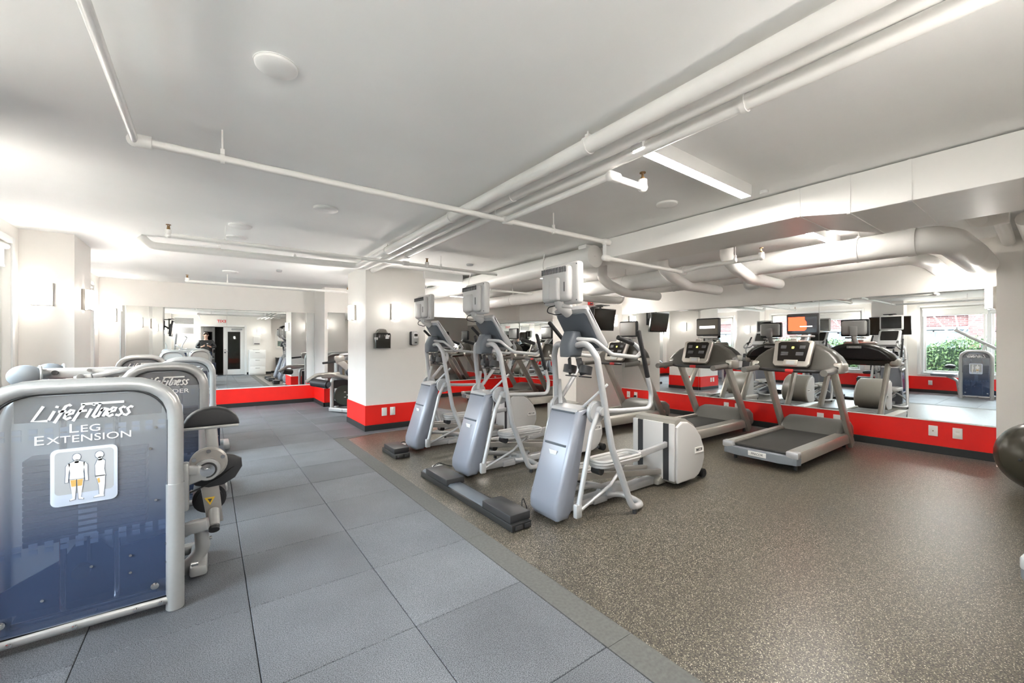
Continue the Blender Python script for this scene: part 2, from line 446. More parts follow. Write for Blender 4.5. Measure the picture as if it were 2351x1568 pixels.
ce = struct(MB().box(XL - .3, XR + .3, YS2 - .5, YB + .3, CE, CE + .15).build('ceiling', 'ceiling_paint', smooth=0))
RT = .38                     # top of the red band
def wall(name, boxes, m='wall_paint'):
    b = MB()
    for q in boxes: b.box(*q)
    return struct(b.build(name, m, smooth=0))
def band(parent, x0, x1, y0, y1, z0=.085, z1=RT, ledge=True):
    MB().box(x0, x1, y0, y1, z0, z1, .002, 1).build('red_band', 'red_paint', parent, 0)
def base(name, boxes):
    b = MB()
    for q in boxes: b.box(*q, .004, 1)
    return struct(b.build(name, 'black_rubber_base', smooth=0))
# window wall
bx = []
ys = [YS2 - .3] + [v for ab in WINS for v in ab] + [YB + .2]
for a, b in zip(ys[0::2], ys[1::2]): bx.append((XL - .22, XL, a, b, 0, CE))
for a, b in WINS:
    bx.append((XL - .22, XL, a, b, 0, SILL)); bx.append((XL - .22, XL, a, b, HEAD, CE))
wl = wall('wall_left', bx)
band(wl, XL - .01, XL + .012, YS2, YB, .085, .43)
base('baseboard_left', [(XL, XL + .016, YS, YB, 0, .085)])
# mirror wall
wr = wall('wall_right', [(XR, XR + .2, YS2 - .3, YB2 + .2, 0, CE)])
band(wr, XR - .012, XR + .01, .5, 5.64); band(wr, XR - .012, XR + .01, 6.3, YB2)
base('baseboard_right', [(XR - .02, XR, .5, 5.64, 0, .09), (XR - .02, XR, 6.3, YB2, 0, .09)])
# back wall, in two planes
wb = wall('wall_back', [(XL - .2, 1.93, YB, YB + .2, 0, CE), (1.93, XR + .2, YB2, YB + .2, 0, CE)])
band(wb, XL, 1.93, YB - .012, YB + .01); band(wb, 1.918, 1.94, YB2 - .012, YB - .012); band(wb, 1.93, XR, YB2 - .012, YB2 + .01)
base('baseboard_back', [(XL, 1.93, YB - .02, YB, 0, .085), (1.905, 1.93, YB2 - .02, YB - .02, 0, .085), (1.905, XR, YB2 - .02, YB2, 0, .085)])
# wall behind the camera with its doorway
DX0, DX1, DH = -.27, 1.22, 2.02
wf = wall('wall_front', [(XL - .2, DX0, YS - .2, YS, 0, CE), (DX1, 2.0, YS - .2, YS, 0, CE), (DX0, DX1, YS - .2, YS, DH, CE), (2.0, 2.2, YS2 - .2, YS, 0, CE),
                         (2.0, XR + .2, YS2 - .2, YS2, 0, CE)])
base('baseboard_front', [(XL, DX0 - .08, YS, YS + .016, 0, .1), (DX1 + .08, 2.2, YS, YS + .016, 0, .1), (2.2, 6.72, YS2, YS2 + .016, 0, .1)])
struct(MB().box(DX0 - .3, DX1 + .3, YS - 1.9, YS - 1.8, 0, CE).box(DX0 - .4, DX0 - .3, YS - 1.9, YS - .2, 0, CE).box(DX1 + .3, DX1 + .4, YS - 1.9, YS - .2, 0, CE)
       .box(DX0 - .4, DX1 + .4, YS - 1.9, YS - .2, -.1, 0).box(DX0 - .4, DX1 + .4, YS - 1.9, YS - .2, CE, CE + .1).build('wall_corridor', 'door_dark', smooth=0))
# pillars
def pillar(x0, x1, y0, y1, red=True, faces='wsen', nm='pillar'):
    p = struct(MB().box(x0, x1, y0, y1, -.03, CE).build(nm, 'wall_paint', smooth=0))
    if red:
        MB().box(x0 - .012, x1 + .012, y0 - .012, y1 + .012, .085, RT, .003, 1).build('red_band', 'red_paint', p, 0)
        MB().box(x0 - .018, x1 + .018, y0 - .018, y1 + .018, -.03, .085, .003, 1).build('base_trim', 'black_rubber_base', p, 0)
    return p
pillar(1.88, 2.83, 6.25, 7.22)
pillar(XL - .02, -1.17, 6.38, 7.14)
pillar(XL - .02, -1.17, 2.76, 3.43)
pillar(XL - .02, -1.17, YS - .02, -.10)
pillar(5.65, XR + .02, 5.64, 6.3, red=False)
pillar(6.74, XR + .02, YS2 - .02, .5, red=False)
# dropped beam from the pillar to the right
struct(MB().box(2.80, 3.5, 6.2, 6.9, 2.36, CE).build('ceiling_beam', 'ceiling_paint', smooth=0))

# windows
def window(idx, a, b):
    w_ = struct(empty('window_%d' % idx, (XL, (a + b) / 2, SILL)))
    L = (b - a) / 2; H = HEAD - SILL; X0, X1 = -.14, -.07
    f = MB().box(X0, X1, -L, -L + .06, 0, H, .006).box(X0, X1, L - .06, L, 0, H, .006).box(X0, X1, -L + .06, L - .06, 0, .06, .006).box(X0, X1, -L + .06, L - .06, H - .06, H, .006)
    mull = L * 2 / 2
    f.box(X0, X1, -.04, .04, .06, H - .06, .006)
    f.build('window_frame', 'trim_white', w_)
    for s_ in (-1, 1):
        y0, y1 = (-L + .06, -.04) if s_ < 0 else (.04, L - .06)
        MB().box(-.108, -.102, y0, y1, .06, H - .06).build('pane', 'glass', w_, 0)
        MB().box(-.09, -.05, y0 + .01, y0 + .05, .07, H - .07, .004).box(-.09, -.05, y1 - .05, y1 - .01, .07, H - .07, .004).box(-.09, -.05, y0 + .05, y1 - .05, .07, .11, .004).box(-.09, -.05, y0 + .05, y1 - .05, H - .11, H - .07, .004).build('sash', 'trim_white', w_)
        MB().box(-.045, -.03, y0 - .02, y1 + .02, H - .22, H - .02, .003).cyl((-.02, y0 - .02, H - .04), (-.02, y1 + .02, H - .04), .028, 12).box(-.047, -.026, y0 - .02, y1 + .02, H - .24, H - .218, .004).build('roller_blind', 'blind', w_)
    MB().box(-.10, .03, -L - .04, L + .04, -.03, 0, .006).build('window_sill', 'trim_white', w_)
    MB().box(.0, .014, -L - .06, -L, -.0, H + .06, .003).box(.0, .014, L, L + .06, -.0, H + .06, .003).box(.0, .014, -L, L, H, H + .06, .003).build('window_casing', 'trim_white', w_)
for i_, (a, b) in enumerate(WINS): window(i_ + 1, a, b)

# doors (behind the camera, seen in the far mirror)
tr1 = struct(MB().box(DX0 - .08, DX0, YS - .02, YS + .02, 0, DH + .08, .004).box(DX1, DX1 + .08, YS - .02, YS + .02, 0, DH + .08, .004).box(DX0, DX1, YS - .02, YS + .02, DH, DH + .08, .004).build('trim_1', 'trim_white'))
def door(idx, hinge, s_, ang):
    W = (DX1 - DX0) / 2 - .005
    d = struct(empty('door_%d' % idx, (hinge, YS - .10, 0), ang))
    x = lambda v: v * s_
    def bx_(b, x0, x1, y0, y1, z0, z1, bev=.004): return b.box(min(x(x0), x(x1)), max(x(x0), x(x1)), y0, y1, z0, z1, bev)
    b = MB(); bx_(b, .0, .15, -.02, .02, .01, DH - .01); bx_(b, W - .15, W, -.02, .02, .01, DH - .01); bx_(b, .15, W - .15, -.02, .02, .01, .24); bx_(b, .15, W - .15, -.02, .02, DH - .2, DH - .01)
    b.build('leaf', 'trim_white', d)
    b = MB(); bx_(b, .15, W - .15, -.004, .004, .24, DH - .2, 0); b.build('pane', 'glass', d, 0)
    b = MB()
    for q in ((.15, .17, .24, DH - .2), (W - .17, W - .15, .24, DH - .2), (.17, W - .17, .24, .26), (.17, W - .17, DH - .22, DH - .2)): bx_(b, q[0], q[1], -.026, .026, q[2], q[3], .003)
    b.build('glazing_bead', 'dark_plastic', d)
    MB().cyl((x(W - .06), .02, 1.0), (x(W - .06), .07, 1.0), .012, 10).bar((x(W - .06), .065, 1.0), (x(W - .18), .065, 1.0), .015, .02).box(min(x(W - .09), x(W - .03)), max(x(W - .09), x(W - .03)), .018, .026, .92, 1.08, .003).build('handle', 'chrome', d)
    if s_ < 0: MB().box(x(W * .62), x(.08), .02, .07, DH - .13, DH - .06, .01).build('door_closer', 'gray_print', d)
door(1, DX0, 1, R(-52)); door(2, DX1, -1, 0)

# ------------------------------------------------------------------ outside the windows
struct(MB().box(-40, XL - .22, -25, 40, -.5, -.05).build('ground', 'grass_ground', smooth=0))
def hedge():
    b = bmesh.new()
    rnd = random.Random(3)
    for i in range(38000):
        # leaves over the top and the near face of a clipped hedge
        t = rnd.random()
        y_ = rnd.uniform(-5, 15)
        hz = 1.28 + .10 * math.sin(y_ * 1.3) + .06 * math.sin(y_ * 4.1)
        if t < .7: x_ = -3.3 + rnd.gauss(0, .10) + .06 * math.sin(y_ * 5); z_ = rnd.uniform(-.05, hz)
        else: x_ = rnd.uniform(-4.4, -3.3); z_ = hz + rnd.gauss(0, .06)
        s_ = rnd.uniform(.03, .06)
        q = Euler((rnd.uniform(0, 6.3), rnd.uniform(0, 6.3), rnd.uniform(0, 6.3))).to_matrix()
        vs = [b.verts.new(Vector((x_, y_, z_)) + q @ Vector(p)) for p in ((-s_, 0, 0), (0, -s_ * .45, s_ * .1), (s_, 0, 0), (0, s_ * .45, s_ * .1))]
        b.faces.new(vs)
    me = bpy.data.meshes.new('foliage'); b.to_mesh(me); b.free(); me.materials.append(M['hedge_leaf'])
    r_ = empty('hedge', (0, 0, 0)); tag(r_, 'long clipped green hedge outside the windows below the brick building', 'hedge')
    o = bpy.data.objects.new('foliage', me); C.objects.link(o); o.parent = r_; o['kind'] = 'stuff'
    b = MB().box(-4.35, -3.36, -5, 15, -.1, 1.2)
    for i in range(26): b.tube([(-3.8 + .2 * rnd.random(), -4.6 + i * .75, -.1), (-3.8 + .3 * rnd.random(), -4.5 + i * .75, 1.0)], .025, 6)
    o = b.build('stem', 'hedge_core', r_); o['kind'] = 'stuff'
hedge()
def building():
    r_ = empty('apartment_building', (-12, 4, 0)); tag(r_, 'brick and grey apartment building beyond the hedge outside the windows', 'building')
    MB().box(-6, -.25, -22, 22, -.4, 4.4).build('facade', 'cladding', r_, 0)
    def courses(name, y0, y1, z0, z1, x):
        b = MB(); bm = b.bm; row = 0; z = z0
        MB().box(-.25, x - .012, y0, y1, z0, z1).build('mortar_backing', 'mortar', r_, 0)
        while z < z1 - .03:
            y = y0 - (.12 if row % 2 else 0)
            while y < y1:
                a, c = max(y, y0), min(y + .225, y1)
                if c - a > .03:
                    xx = x + random.uniform(-.003, .003)
                    v = [bm.verts.new(p) for p in ((x - .02, a, z), (x - .02, c, z), (x - .02, c, z + .065), (x - .02, a, z + .065), (xx, a, z), (xx, c, z), (xx, c, z + .065), (xx, a, z + .065))]
                    for f in ((4, 5, 6, 7), (0, 1, 5, 4), (1, 2, 6, 5), (2, 3, 7, 6), (3, 0, 4, 7)): bm.faces.new([v[k] for k in f])
                y += .24
            z += .08; row += 1
        o = b.build(name, 'red_brick', r_, 0); o['kind'] = 'stuff'
    for y0 in (-9.4, -2.15, 5.1):
        courses('brick_pier', y0, y0 + .85, -.3, 3.4, .0)
    for y0, y1 in ((-8.55, -2.15), (-1.3, 5.1), (5.95, 12)):
        courses('brick_band', y0, y1, 2.08, 2.52, -.10)
        MB().box(-.25, .06, y0, y1, 1.94, 2.06, .01).build('stone_band', 'stone_white', r_, 0)
        MB().box(-.25, .06, y0, y1, 2.54, 2.62, .01).build('stone_band', 'stone_white', r_, 0)
        n = 3; wd = (y1 - y0) / n
        for zz0, zz1 in ((.5, 1.9), (2.75, 4.2)):
            for k in range(n):
                a = y0 + k * wd + .25; c = y0 + (k + 1) * wd - .25
                f = MB().box(-.25, -.14, a, a + .07, zz0, zz1, .004).box(-.25, -.14, c - .07, c, zz0, zz1, .004).box(-.25, -.14, a, c, zz1 - .07, zz1, .004).box(-.25, -.14, a, c, zz0, zz0 + .07, .004).box(-.25, -.14, (a + c) / 2 - .03, (a + c) / 2 + .03, zz0, zz1, .004).build('window', 'stone_white', r_, 0)
                MB().box(-.25, -.20, a + .05, c - .05, zz0 + .05, zz1 - .05).build('pane', 'far_glass', f, 0)
building()
def tree(x, y, sc_, seed, label):
    rnd = random.Random(seed); r_ = empty('bare_tree', (x, y, -.05)); tag(r_, label, 'tree', 'bare trees beyond the hedge')
    tr_ = MB(); br = MB()
    def grow(p, d, L, r, lev, b):
        q = p + d * L; mid = p + d * L * .5 + Vector((rnd.uniform(-1, 1), rnd.uniform(-1, 1), 0)) * L * .06
        b.tube([p, mid, q], r, 6, taper=(r, r * .65))
        if lev < 4:
            for k in range(2 if lev else 3):
                nd = (d + Vector((rnd.uniform(-.6, .6), rnd.uniform(-.75, .75), rnd.uniform(-.05, .4)))).normalized()
                grow(q, nd, L * rnd.uniform(.62, .85), r * .62, lev + 1, br)
    grow(Vector((0, 0, 0)), Vector((0, .05, 1)), 1.35 * sc_, .05 * sc_, 0, tr_)
    tr_.build('trunk', 'bark', r_); br.build('branch', 'bark', r_)
tree(-5.6, 2.2, 1.0, 5, 'bare branching tree outside the window nearest the camera, beyond the hedge')
tree(-5.9, 5.0, .95, 9, 'bare branching tree outside the middle window, beyond the hedge')
r_ = empty('railing', (-6.6, 0, 0)); tag(r_, 'thin black iron railing between hedge and brick building', 'railing')
MB().box(-.02, .02, -8, 16, 1.28, 1.32).build('rail', 'iron', r_, 0)
for k in range(9): MB().box(-.03, .03, -6 + k * 2.6, -5.94 + k * 2.6, -.3, 1.36).build('post', 'iron', r_, 0)

# ------------------------------------------------------------------ mirrors
def mirror(label, x0, x1, y0, y1, z0, z1):
    o = MB().box(x0, x1, y0, y1, z0, z1).build('wall_mirror', 'mirror', smooth=0); tag(o, label, 'mirror', 'frameless wall mirrors')
RM = .392
mirror('left panel of the frameless mirror on the far left wall, above the red band', -1.30, .289, YB - .008, YB, RM + .01, 2.0)
mirror('right panel of the frameless mirror on the far left wall, ending at the step', .292, 1.915, YB - .008, YB, RM + .01, 2.0)
mirror('narrow mirror on the stepped wall behind the pillar and curl machine', 1.99, 3.4, YB2 - .008, YB2, RM, 1.96)
mirror('mirror panel on the back wall behind the two farthest treadmills', 3.403, 6.2, YB2 - .008, YB2, RM, 1.96)
mirror('mirror strip in the far right corner of the back wall', 6.203, 6.98, YB2 - .008, YB2, RM, 1.96)
mirror('side wall mirror in the recess beyond the white pillar', XR - .008, XR, 6.32, YB2 - .01, RM, 1.92)
mirror('side wall mirror panel nearest the exercise ball', XR - .008, XR, .52, 2.158, RM, 1.92)
mirror('side wall mirror panel behind the treadmill without a red screen', XR - .008, XR, 2.162, 3.95, RM, 1.92)
mirror('side wall mirror panel beside the white television pillar', XR - .008, XR, 3.954, 5.63, RM, 1.92)
b = MB().box(XR - .02, XR, .5, 5.64, RT, RM).box(XR - .02, XR, 6.3, YB2 - .02, RT, RM).box(XL, 1.93, YB - .02, YB, RT, RM + .008).box(1.93, XR, YB2 - .02, YB2, RT, RM).box(1.91, 1.93, YB2 - .02, YB - .02, RT, RM)
struct(b.build('trim_2', 'trim_white', smooth=0))
# ------------------------------------------------------------------ ceiling fixtures
def linear_light(x0, x1, y, label, wd=.075, zb=2.395):
    r_ = empty('linear_light', ((x0 + x1) / 2, y, CE)); tag(r_, label, 'light', 'surface linear ceiling lights')
    L = (x1 - x0) / 2; h = CE - zb
    MB().box(-L, L, -wd / 2, wd / 2, -h, 0, .002).build('housing', 'trim_white', r_)
    MB().box(-L + .012, L - .012, -wd / 2 + .004, wd / 2 - .004, -h - .001, -h + .006, .0008, 1).build('diffuser', 'strip_light', r_)
linear_light(1.93, 3.24, 1.455, 'long lit linear ceiling light between the parallel pipes and the duct')
linear_light(4.52, 5.55, 1.555, 'lit linear ceiling light just beyond the duct above the nearest treadmill')
linear_light(4.4, 5.44, 5.25, 'lit linear ceiling light seen beside the nearest elliptical screen, beyond the duct')
linear_light(4.42, 5.4, 8.45, 'lit linear ceiling light near the far right back wall')

def ceiling_pipe(pts, r, label, fil=.1, straps=(), parent_name='ceiling_pipe', n=16):
    o0 = Vector(pts[0]); r_ = empty(parent_name, o0); tag(r_, label, 'pipe')
    MB().tube([Vector(p) - o0 for p in pts], r, n, fil).build('pipe_run', 'pipe_paint', r_, 60)
    for (p, ax) in straps:
        b = MB(); p = Vector(p) - o0; top = CE - o0.z
        d = Vector(ax)
        b.lathe([(r + .001, -.012), (r + .006, -.012), (r + .006, .012), (r + .001, .012)], p, d, 16)
        b.cyl(p + Vector((0, 0, r)), (p.x, p.y, top), .006, 8)
        b.box(p.x - .012, p.x + .012, p.y - .012, p.y + .012, p.z + r, p.z + r + .02)
        b.build('hanger', 'pipe_paint', r_)
    return r_
Yd = (0, 1, 0); Xd = (1, 0, 0)
ceiling_pipe([(1.695, -.5, 2.40), (1.695, 6.0, 2.40), (-.52, 6.0, 2.38), (-.60, 6.0, CE - .01)], .043, 'left and thickest of three parallel white ceiling pipes, turning left before the pillar', .12, [((1.695, 1.6, 2.40), Yd), ((1.695, 3.2, 2.40), Yd), ((1.695, 4.8, 2.40), Yd), ((.9, 6.0, 2.40), Xd), ((0.1, 6.0, 2.39), Xd)])
ceiling_pipe([(1.836, -.5, 2.405), (1.836, 6.10, 2.405), (1.2, 6.10, 2.405)], .034, 'middle of three parallel white ceiling pipes', .1, [((1.836, 2.5, 2.405), Yd), ((1.836, 4.4, 2.405), Yd)])
ceiling_pipe([(1.981, -.5, 2.405), (1.981, 6.24, 2.405)], .036, 'right of three parallel white ceiling pipes, ending at the pillar', 0, [((1.981, .9, 2.405), Yd), ((1.981, 2.9, 2.405), Yd), ((1.981, 4.9, 2.405), Yd)])

def sprinkler(pts, r, label, heads=(), hangers=(), fittings=(), branches=()):
    o0 = Vector(pts[0]); r_ = empty('sprinkler_pipe', o0); tag(r_, label, 'pipe')
    b = MB().tube([Vector(p) - o0 for p in pts], r, 12, 0)
    for q in branches: b.tube([Vector(p) - o0 for p in q], r, 12, 0)
    b.build('pipe_run', 'pipe_paint', r_, 60)
    for p in list(fittings):
        p = Vector(p) - o0
        MB().ell(p, (r * 1.45,) * 3, 14).build('elbow_fitting', 'pipe_paint', r_)
    for p in fittings:
        p = Vector(p) - o0
        b = MB()
        for d in (Vector((1, 0, 0)), Vector((-1, 0, 0)), Vector((0, 1, 0)), Vector((0, -1, 0))):
            pass
        b.lathe([(r + .001, -.03), (r + .010, -.03), (r + .010, -.018), (r + .010, .018), (r + .010, .03), (r + .001, .03)], p + Vector((r * 1.6, 0, 0)), Xd, 14)
        b.build('collar', 'pipe_paint', r_)
    for p in heads:
        p = Vector(p) - o0
        MB().cyl(p, p + Vector((0, 0, .05)), r * 1.25, 12).ell(p, (r * 1.4,) * 3, 12).build('elbow_fitting', 'pipe_paint', r_)
        MB().cyl(p + Vector((0, 0, .05)), p + Vector((0, 0, .065)), .014, 10).cyl(p + Vector((-.010, 0, .06)), p + Vector((-.006, 0, .095)), .0035, 6).cyl(p + Vector((.010, 0, .06)), p + Vector((.006, 0, .095)), .0035, 6).cyl(p + Vector((0, 0, .062)), p + Vector((0, 0, .085)), .005, 8).cyl(p + Vector((0, 0, .094)), p + Vector((0, 0, .099)), .02, 14).build('sprinkler_head', 'brass', r_)
    for (p, ax) in hangers:
        p = Vector(p) - o0
        MB().lathe([(r + .001, -.010), (r + .005, -.010), (r + .005, .010), (r + .001, .010)], p, ax, 14).cyl(p + Vector((0, 0, r)), (p.x, p.y, CE - o0.z), .005, 8).box(p.x - .01, p.x + .01, p.y - .01, p.y + .01, p.z + r, p.z + r + .03).build('hanger', 'pipe_paint', r_)
    return r_
ZS = 2.32
sprinkler([(-.30, -.5, ZS), (-.30, 2.78, ZS), (3.18, 2.78, ZS), (3.18, 2.78, 2.16), (4.55, 2.78, 2.16)], .0225, 'white sprinkler pipe crossing the ceiling in front of the three parallel pipes',
          heads=[(2.28, 1.67, ZS), (4.62, 1.93, 2.20)], hangers=[((-.30, 1.5, ZS), Yd), ((.06, 2.78, ZS), Xd), ((2.5, 2.78, ZS), Xd), ((4.55, 2.16, 2.2), Yd)],
          fittings=[(-.30, 2.78, ZS), (1.965, 2.78, ZS), (1.965, 1.67, ZS), (3.18, 2.78, ZS), (3.18, 2.78, 2.16), (4.55, 2.78, 2.16)],
          branches=[[(1.965, 2.78, ZS), (1.965, 1.67, ZS), (2.28, 1.67, ZS)], [(4.55, 2.78, 2.16), (4.62, 2.6, 2.2), (4.62, 1.93, 2.20)]])
sprinkler([(-.306, 5.02, ZS), (3.40, 5.02, ZS)], .021, 'second white sprinkler pipe, crossing near the pillar with a head at its left end', heads=[(-.306, 5.02, ZS), (2.30, 5.02, ZS)], hangers=[((.13, 5.02, ZS), Xd), ((2.5, 5.02, ZS), Xd)], fittings=[(1.985, 5.02, ZS)])
sprinkler([(-.285, 8.48, ZS), (3.3, 8.48, ZS)], .021, 'farthest white sprinkler pipe, in front of the back wall mirror', heads=[(-.285, 8.48, ZS), (2.2, 8.48, ZS)], hangers=[((.25, 8.48, ZS), Xd)], fittings=[])
sprinkler([(4.2, 6.4, 2.30), (5.5, 6.4, 2.30)], .02, 'short white sprinkler pipe beyond the big round duct', heads=[(5.5, 6.4, 2.30)], hangers=[((4.7, 6.4, 2.30), Xd)])

# rectangular duct with a transition, and the round duct that continues it
r_ = empty('rectangular_duct', (3.57, 0, CE)); tag(r_, 'big white rectangular air duct running along the ceiling above the treadmills', 'duct')
z0 = 2.257 - CE; z1 = 2.205 - CE; zt = -.012
MB().box(0, .61, 1.23, 3.10, z0, zt, .003, 1).build('duct_section', 'pipe_paint', r_, 0)
t = MB(); bm = t.bm
A = [bm.verts.new(p) for p in ((0, 1.23, z0), (.61, 1.23, z0), (.61, 1.23, zt), (0, 1.23, zt))]
B_ = [bm.verts.new(p) for p in ((0, .93, z1), (.86, .93, z1), (.86, .93, zt), (0, .93, zt))]
for i in range(4): bm.faces.new((A[i], A[(i + 1) % 4], B_[(i + 1) % 4], B_[i]))
bm.faces.new(A); bm.faces.new(B_[::-1]); bmesh.ops.recalc_face_normals(bm, faces=bm.faces[:])
t.build('duct_transition', 'pipe_paint', r_, 0)
MB().box(0, .86, -.9, .93, z1, zt, .003, 1).build('duct_section', 'pipe_paint', r_, 0)
for yy, xw, zz in ((1.23, .61, z0), (.93, .86, z1), (.62, .86, z1)):
    MB().box(-.006, 0, yy - .010, yy + .010, zz - .004, zt).box(-.006, xw + .006, yy - .010, yy + .010, zz - .006, zz).build('duct_flange', 'pipe_paint', r_, 0)
r_ = empty('round_duct', (3.62, 3.1, 2.32)); tag(r_, 'large round white duct hung below the ceiling from pillar to rectangular duct', 'duct')
MB().cyl((0, .22, 0), (0, 6.0, 0), .125, 28).build('duct_section', 'pipe_paint', r_)
MB().lathe([(.1, 0), (.128, .0), (.132, .01), (.132, .045), (.126, .05)], (0, .20, 0), Yd, 28).build('end_cap', 'pipe_paint', r_)
MB().box(-.07, .07, .28, .42, .1, .155, .02).box(-.012, .012, .195, .201, -.004, .004).build('collar', 'pipe_paint', r_)
for yy in (1.0, 2.9, 4.6):
    b = MB(); b.lathe([(.127, -.012), (.131, -.012), (.131, .012), (.127, .012)], (0, yy, 0), Yd, 28)
    for s_ in (-1, 1): b.bar((s_ * .128, yy, 0), (s_ * .09, yy, .155), .02, .003, 0)
    b.build('hanger', 'pipe_paint', r_)
r_ = empty('flat_duct', (4.0, 3.12, CE)); tag(r_, 'flat white duct tight to the ceiling beside the big round duct', 'duct')
MB().box(-.18, .4, 0, 2.5, -.10, -.012, .004, 1).box(-.18, .4, 2.52, 5.9, -.10, -.012, .004, 1).build('duct_section', 'pipe_paint', r_, 0)
MB().box(-.184, .404, 2.49, 2.53, -.104, -.008).build('duct_flange', 'pipe_paint', r_, 0)
# insulated pipes on the right
r_ = ceiling_pipe([(5.30, 9.18, 2.25), (5.30, .78, 2.25), (5.36, .66, 2.22), (5.9, .60, 2.16), (6.99, .60, 2.16)], .122, 'thick insulated white pipe along the right side, elbowing into the mirror wall', .2, [((5.3, 1.3, 2.25), Yd), ((5.3, 4.2, 2.25), Yd), ((5.3, 7.2, 2.25), Yd)], n=24)
for yy in (.9, 3.2): MB().lathe([(.122, -.03), (.13, -.03), (.13, .03), (.122, .03)], (0, yy - 9.18, 0), Yd, 24).build('pipe_band', 'pipe_paint', r_)
ceiling_pipe([(6.15, 5.4, 2.24), (6.15, 1.05, 2.24), (6.4, .95, 2.20), (6.99, .95, 2.18)], .075, 'medium white pipe below the thick pipe, above the side wall mirror', .12, [((6.15, 2.2, 2.24), Yd), ((6.15, 3.9, 2.24), Yd)])
ceiling_pipe([(4.8, .52, 2.41), (5.6, .52, 2.41), (5.6, .34, 2.41)], .06, 'short white pipe tight to the ceiling near the right corner', .1)
ceiling_pipe([(5.75, .26, 2.40), (6.99, .26, 2.36)], .062, 'white pipe stub entering the right corner, nearer of the pair', 0)
ceiling_pipe([(5.70, .40, 2.42), (6.99, .42, 2.36)], .05, 'white pipe stub entering the right corner, farther of the pair', 0)
for (x, y, L) in ((4.75, 2.35, .5), (4.72, 3.15, .5), (4.7, 4.15, .48), (4.7, 5.0, .48)):
    k = {2.35: 'nearest of four elbow pipes over the thick insulated pipe', 3.15: 'second of four elbow pipes over the thick insulated pipe', 4.15: 'third of four elbow pipes over the thick insulated pipe', 5.0: 'farthest of four elbow pipes over the thick insulated pipe'}[y]
    ceiling_pipe([(x, y, CE - .005), (x, y, 2.28), (x + .12, y - .03, 2.19), (x + L, y - .02, 2.10), (x + L + .9, y, 2.10)], .07, k, .1)
for (x, y, k) in ((6.2, 5.0, 'u-shaped white pipe trap above the mirror beside the television pillar'), (6.05, 2.55, 'u-shaped white pipe trap above the side wall mirror')):
    ceiling_pipe([(x, y, CE - .01), (x, y, 2.1), (x, y + .16, 2.1), (x, y + .16, 2.2), (x, y + .9, 2.2)], .05, k, .09)

def disc(x, y, r, label, cat='speaker', name='ceiling_speaker', m='trim_white', h=.018, group=None):
    r_ = empty(name, (x, y, CE)); tag(r_, label, cat, group)
    MB().lathe([(r * .96, 0), (r, -.004), (r * .98, -h * .7), (r * .9, -h), (r * .3, -h - .002)], (0, 0, 0), n=32).build('cover', m, r_)
    MB().lathe([(r * 1.04, 0), (r * 1.04, -.003)], (0, 0, 0), n=32).build('rim', m, r_)
disc(.23, 2.0, .082, 'round white ceiling disc nearest the camera, above the leg machine')
disc(.82, 3.86, .10, 'round white ceiling disc between the two near sprinkler pipes')
disc(.25, 4.92, .10, 'round white ceiling disc with dark rim beside the second sprinkler pipe')
disc(.24, 5.47, .10, 'round white ceiling disc between second sprinkler pipe and insulated pipe')
disc(.28, 8.1, .11, 'round white ceiling disc near the farthest sprinkler pipe')
disc(.9, 7.5, .04, 'small dark round ceiling sensor near the back mirror', 'detector', 'ceiling_sensor', 'gray_print', .03)
disc(3.1, 2.03, .085, 'round white ceiling disc beside the long linear light and duct')
disc(3.11, 5.3, .05, 'small round ceiling disc beside the far end of the duct', 'detector', 'ceiling_sensor', 'gray_print', .02)
disc(3.2, 5.85, .08, 'round white ceiling disc by the dropped beam and round duct')
disc(3.45, 1.42, .03, 'tiny white ceiling detector by the end of the linear light', 'detector', 'ceiling_sensor', 'trim_white', .02)
# air grille at the beam
r_ = empty('air_grille', (2.84, 6.9, 2.2)); 

# ------------------------------------------------------------------ wall things
bpy.data.objects.remove(r_)
def wall_frame(loc, d):
    rz = {'-y': 0, '+x': R(90), '+y': R(180), '-x': R(-90)}[d]
    return loc, rz
def sconce(loc, d, label):
    loc, rz = wall_frame(loc, d); r_ = empty('wall_sconce', loc, rz); tag(r_, label, 'lamp', 'boxy wall sconces')
    MB().box(-.07, .07, -.012, 0, -.115, .115, .002).box(-.078, -.070, -.03, 0, -.12, .12, .001).box(.070, .078, -.03, 0, -.12, .12, .001).box(-.064, .064, -.080, -.034, .112, .1155, .001).box(-.064, .064, -.080, -.034, -.1155, -.112, .001).build('metal_frame', 'alloy', r_)
    MB().prism([(-.066, -.012), (.066, -.012), (.066, -.074), (-.066, -.074)], 'z', -.111, .111, .003).build('shade_side', 'sconce_side', r_)
    MB().prism([(.064, -.0745), (.05, -.088), (-.05, -.088), (-.064, -.0745)], 'z', -.110, .110, .002).build('shade', 'sconce_glow', r_)
sconce((-1.40, 6.38, 1.82), '-y', 'lit sconce on the broad face of the window-side pillar')
sconce((-1.17, 6.76, 1.81), '+x', 'lit sconce on the narrow side of the window-side pillar')
sconce((-1.42, YB, 1.82), '-y', 'lit sconce left of the far mirror beside the window-side corner')
sconce((1.88, 6.82, 1.80), '-x', 'lit sconce on the left edge of the central white pillar')
sconce((2.34, 6.25, 1.80), '-y', 'lit sconce on the pillar face above the black wipe dispenser')
sconce((2.34, 7.22, 1.80), '+y', 'lit sconce on the rear of the central pillar, seen in the step mirror')
sconce((6.69, 5.64, 1.78), '-y', 'lit sconce right of the wall television')
sconce((6.87, .5, 1.80), '+y', 'lit sconce at the right corner beside the mirror')
sconce((-1.38, 2.76, 1.82), '-y', 'lit sconce on the near pillar by the windows, seen in the side mirror')
sconce((-.37, YS, 1.86), '+y', 'lit sconce on the wall behind the photographer left of the door')
sconce((1.75, YS, 1.86), '+y', 'lit sconce above the white cabinet, seen in the far mirror')

